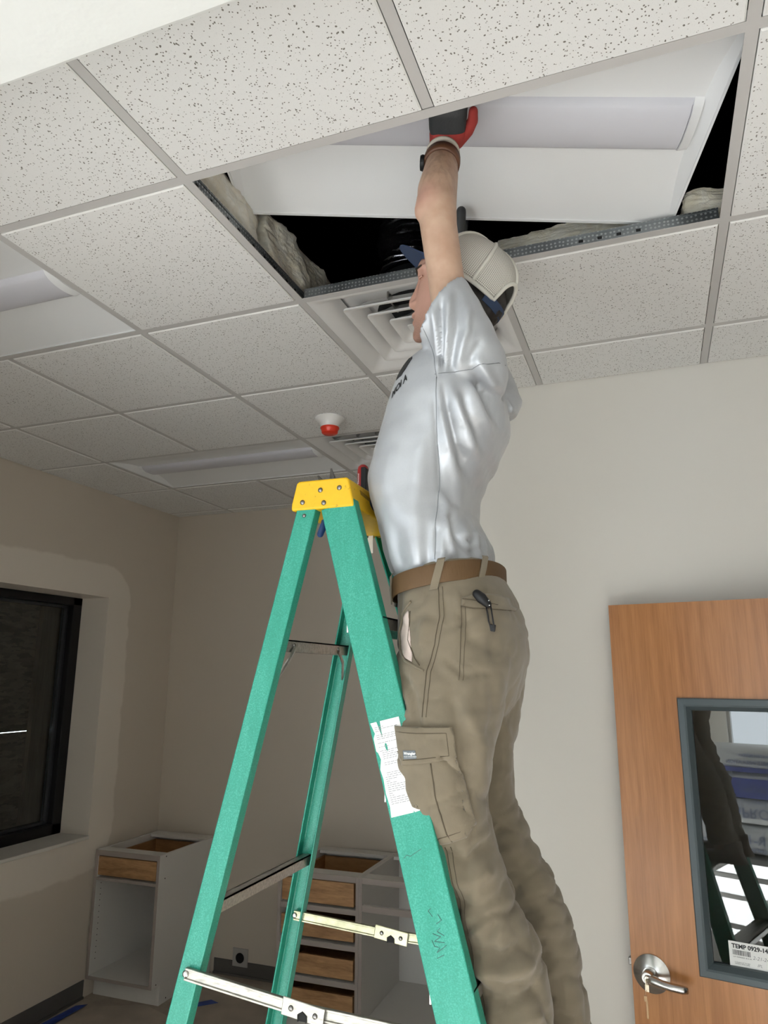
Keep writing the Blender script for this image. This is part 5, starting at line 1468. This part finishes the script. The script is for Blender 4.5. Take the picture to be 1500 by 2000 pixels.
# ================================================================== STACK OF INSULATION BAGS BEHIND THE CAMERA
M_bag = mat('bag_white', (0.84, 0.86, 0.88), 0.35, var=0.08, vscale=12, bmp=0.4, bscale=22, bdist=.006)
M_bagblue = mat('bag_blue', (0.10, 0.13, 0.42), 0.35, var=0.1, vscale=10)
M_bagink = mat('bag_ink', (0.16, 0.20, 0.34), 0.5)
def bag(x0, x1, y0, y1, z0, z1, seed, label, blue=None, texts=()):
    t = thing('insulation_bag', label, 'bag', ((x0 + x1) / 2, (y0 + y1) / 2, z0), None, 'stacked insulation bags')
    mb = MB(); rings = []; n = 40
    cx, cy, cz = (x0 + x1) / 2, (y0 + y1) / 2, (z0 + z1) / 2
    for k in range(31):
        u = -1 + 2 * k / 30; e = (1 - abs(u) ** 8) ** .5 if abs(u) < 1 else 0
        x = cx + u * (x1 - x0) / 2
        ring = []
        for p in sring((x, cy, cz), (0, (y1 - y0) / 2 * (.86 + .14 * e), 0), (0, 0, (z1 - z0) / 2 * (.55 + .45 * e)), n, 4.5):
            q = p + Vector((0, 1, .2)) * (.007 * noise.noise(Vector((p.x * 7 + seed, p.y * 7, p.z * 14))))
            ring.append(q)
        rings.append(ring)
    mb.loft(rings)
    o = mk('wrapper', mb, M_bag, t, smooth=True)
    yf = y1 + .012
    if blue:
        mk('colour_band', MB().box(x0 + .05, x1 - .05, y1 - .01, y1 + .009, z0 + blue[0] * (z1 - z0), z0 + blue[1] * (z1 - z0)), M_bagblue, t, bevel=.004)
    for (txt, size, tx, tz, flip) in texts:
        def fn(a, b, tx=tx, tz=tz, flip=flip):
            s_ = -1 if flip else 1
            return (tx - s_ * a, yf, tz + s_ * b)
        put_text('bag_print', txt, size, fn, M_bagink, t, bold=.0015)
    return t
bag(-.56, .46, -3.15, -2.62, 0.44, 0.66, 1, 'white insulation bag at the bottom of the stack, printed R-19', None, (('R-19', .10, .06, .53, False), ('UnFaced', .045, .06, .475, False), ('SPEED-R', .05, -.30, .50, False)))
bag(-.58, .44, -3.15, -2.63, 0.665, 0.862, 2, 'white insulation bag second from the bottom, lettering upside down', None, (('CertaPRO', .11, -.36, .80, True),))
bag(-.54, .47, -3.15, -2.62, 0.867, 1.07, 3, 'insulation bag with a wide blue band, third from the bottom', (.06, .80), (('CertainTeed', .06, .22, .93, False),))
bag(-.57, .45, -3.15, -2.63, 1.077, 1.27, 4, 'white insulation bag on top of the stack', (.0, .18), (('SUSTAINABLE INSULATION', .040, .30, 1.14, False), ('COMMERCIAL BUILDING PRODUCT', .024, .30, 1.20, False)))
pt = thing('material_cart', 'low grey platform cart carrying the stacked insulation bags', 'cart', (-.16, -2.88, 0))
mk('deck', MB().box(-.62, .52, -3.2, -2.58, .385, .43), mat('cart_grey', (0.16, 0.16, 0.16), 0.6), pt, bevel=.004)
for x in (-.56, .46):
    for y in (-3.1, -2.68): mk('leg', MB().box(x - .02, x + .02, y - .02, y + .02, 0.0, .386), M_alu, pt, bevel=.003)
for z in (.10, .25): mk('rail', MB().box(-.60, .50, -2.63, -2.60, z, z + .035), M_alu, pt, bevel=.003)
# glazing of the rear window
w2 = sgroup('window_2')
fr = MB()
for x in (RX0, (RX0 + RX1) / 2 - .02, RX1 - .04): fr.box(x, x + .04, RY - .12, RY - .06, RZ0, RZ1)
fr.box(RX0, RX1, RY - .12, RY - .06, RZ0, RZ0 + .05).box(RX0, RX1, RY - .12, RY - .06, RZ1 - .05, RZ1).box(RX0, RX1, RY - .12, RY - .06, 2.1, 2.15)
mk('window_frame', fr, M_alu, w2)
w3 = sgroup('window_3')
fr = MB()
for y in (SY0, (SY0 + SY1) / 2, SY1 - .04): fr.box(XL + .02, XL + .08, y, y + .04, .12, 2.3)
fr.box(XL + .02, XL + .08, SY0, SY1, .12, .17).box(XL + .02, XL + .08, SY0, SY1, 2.25, 2.3)
mk('window_frame', fr, M_alu, w3)
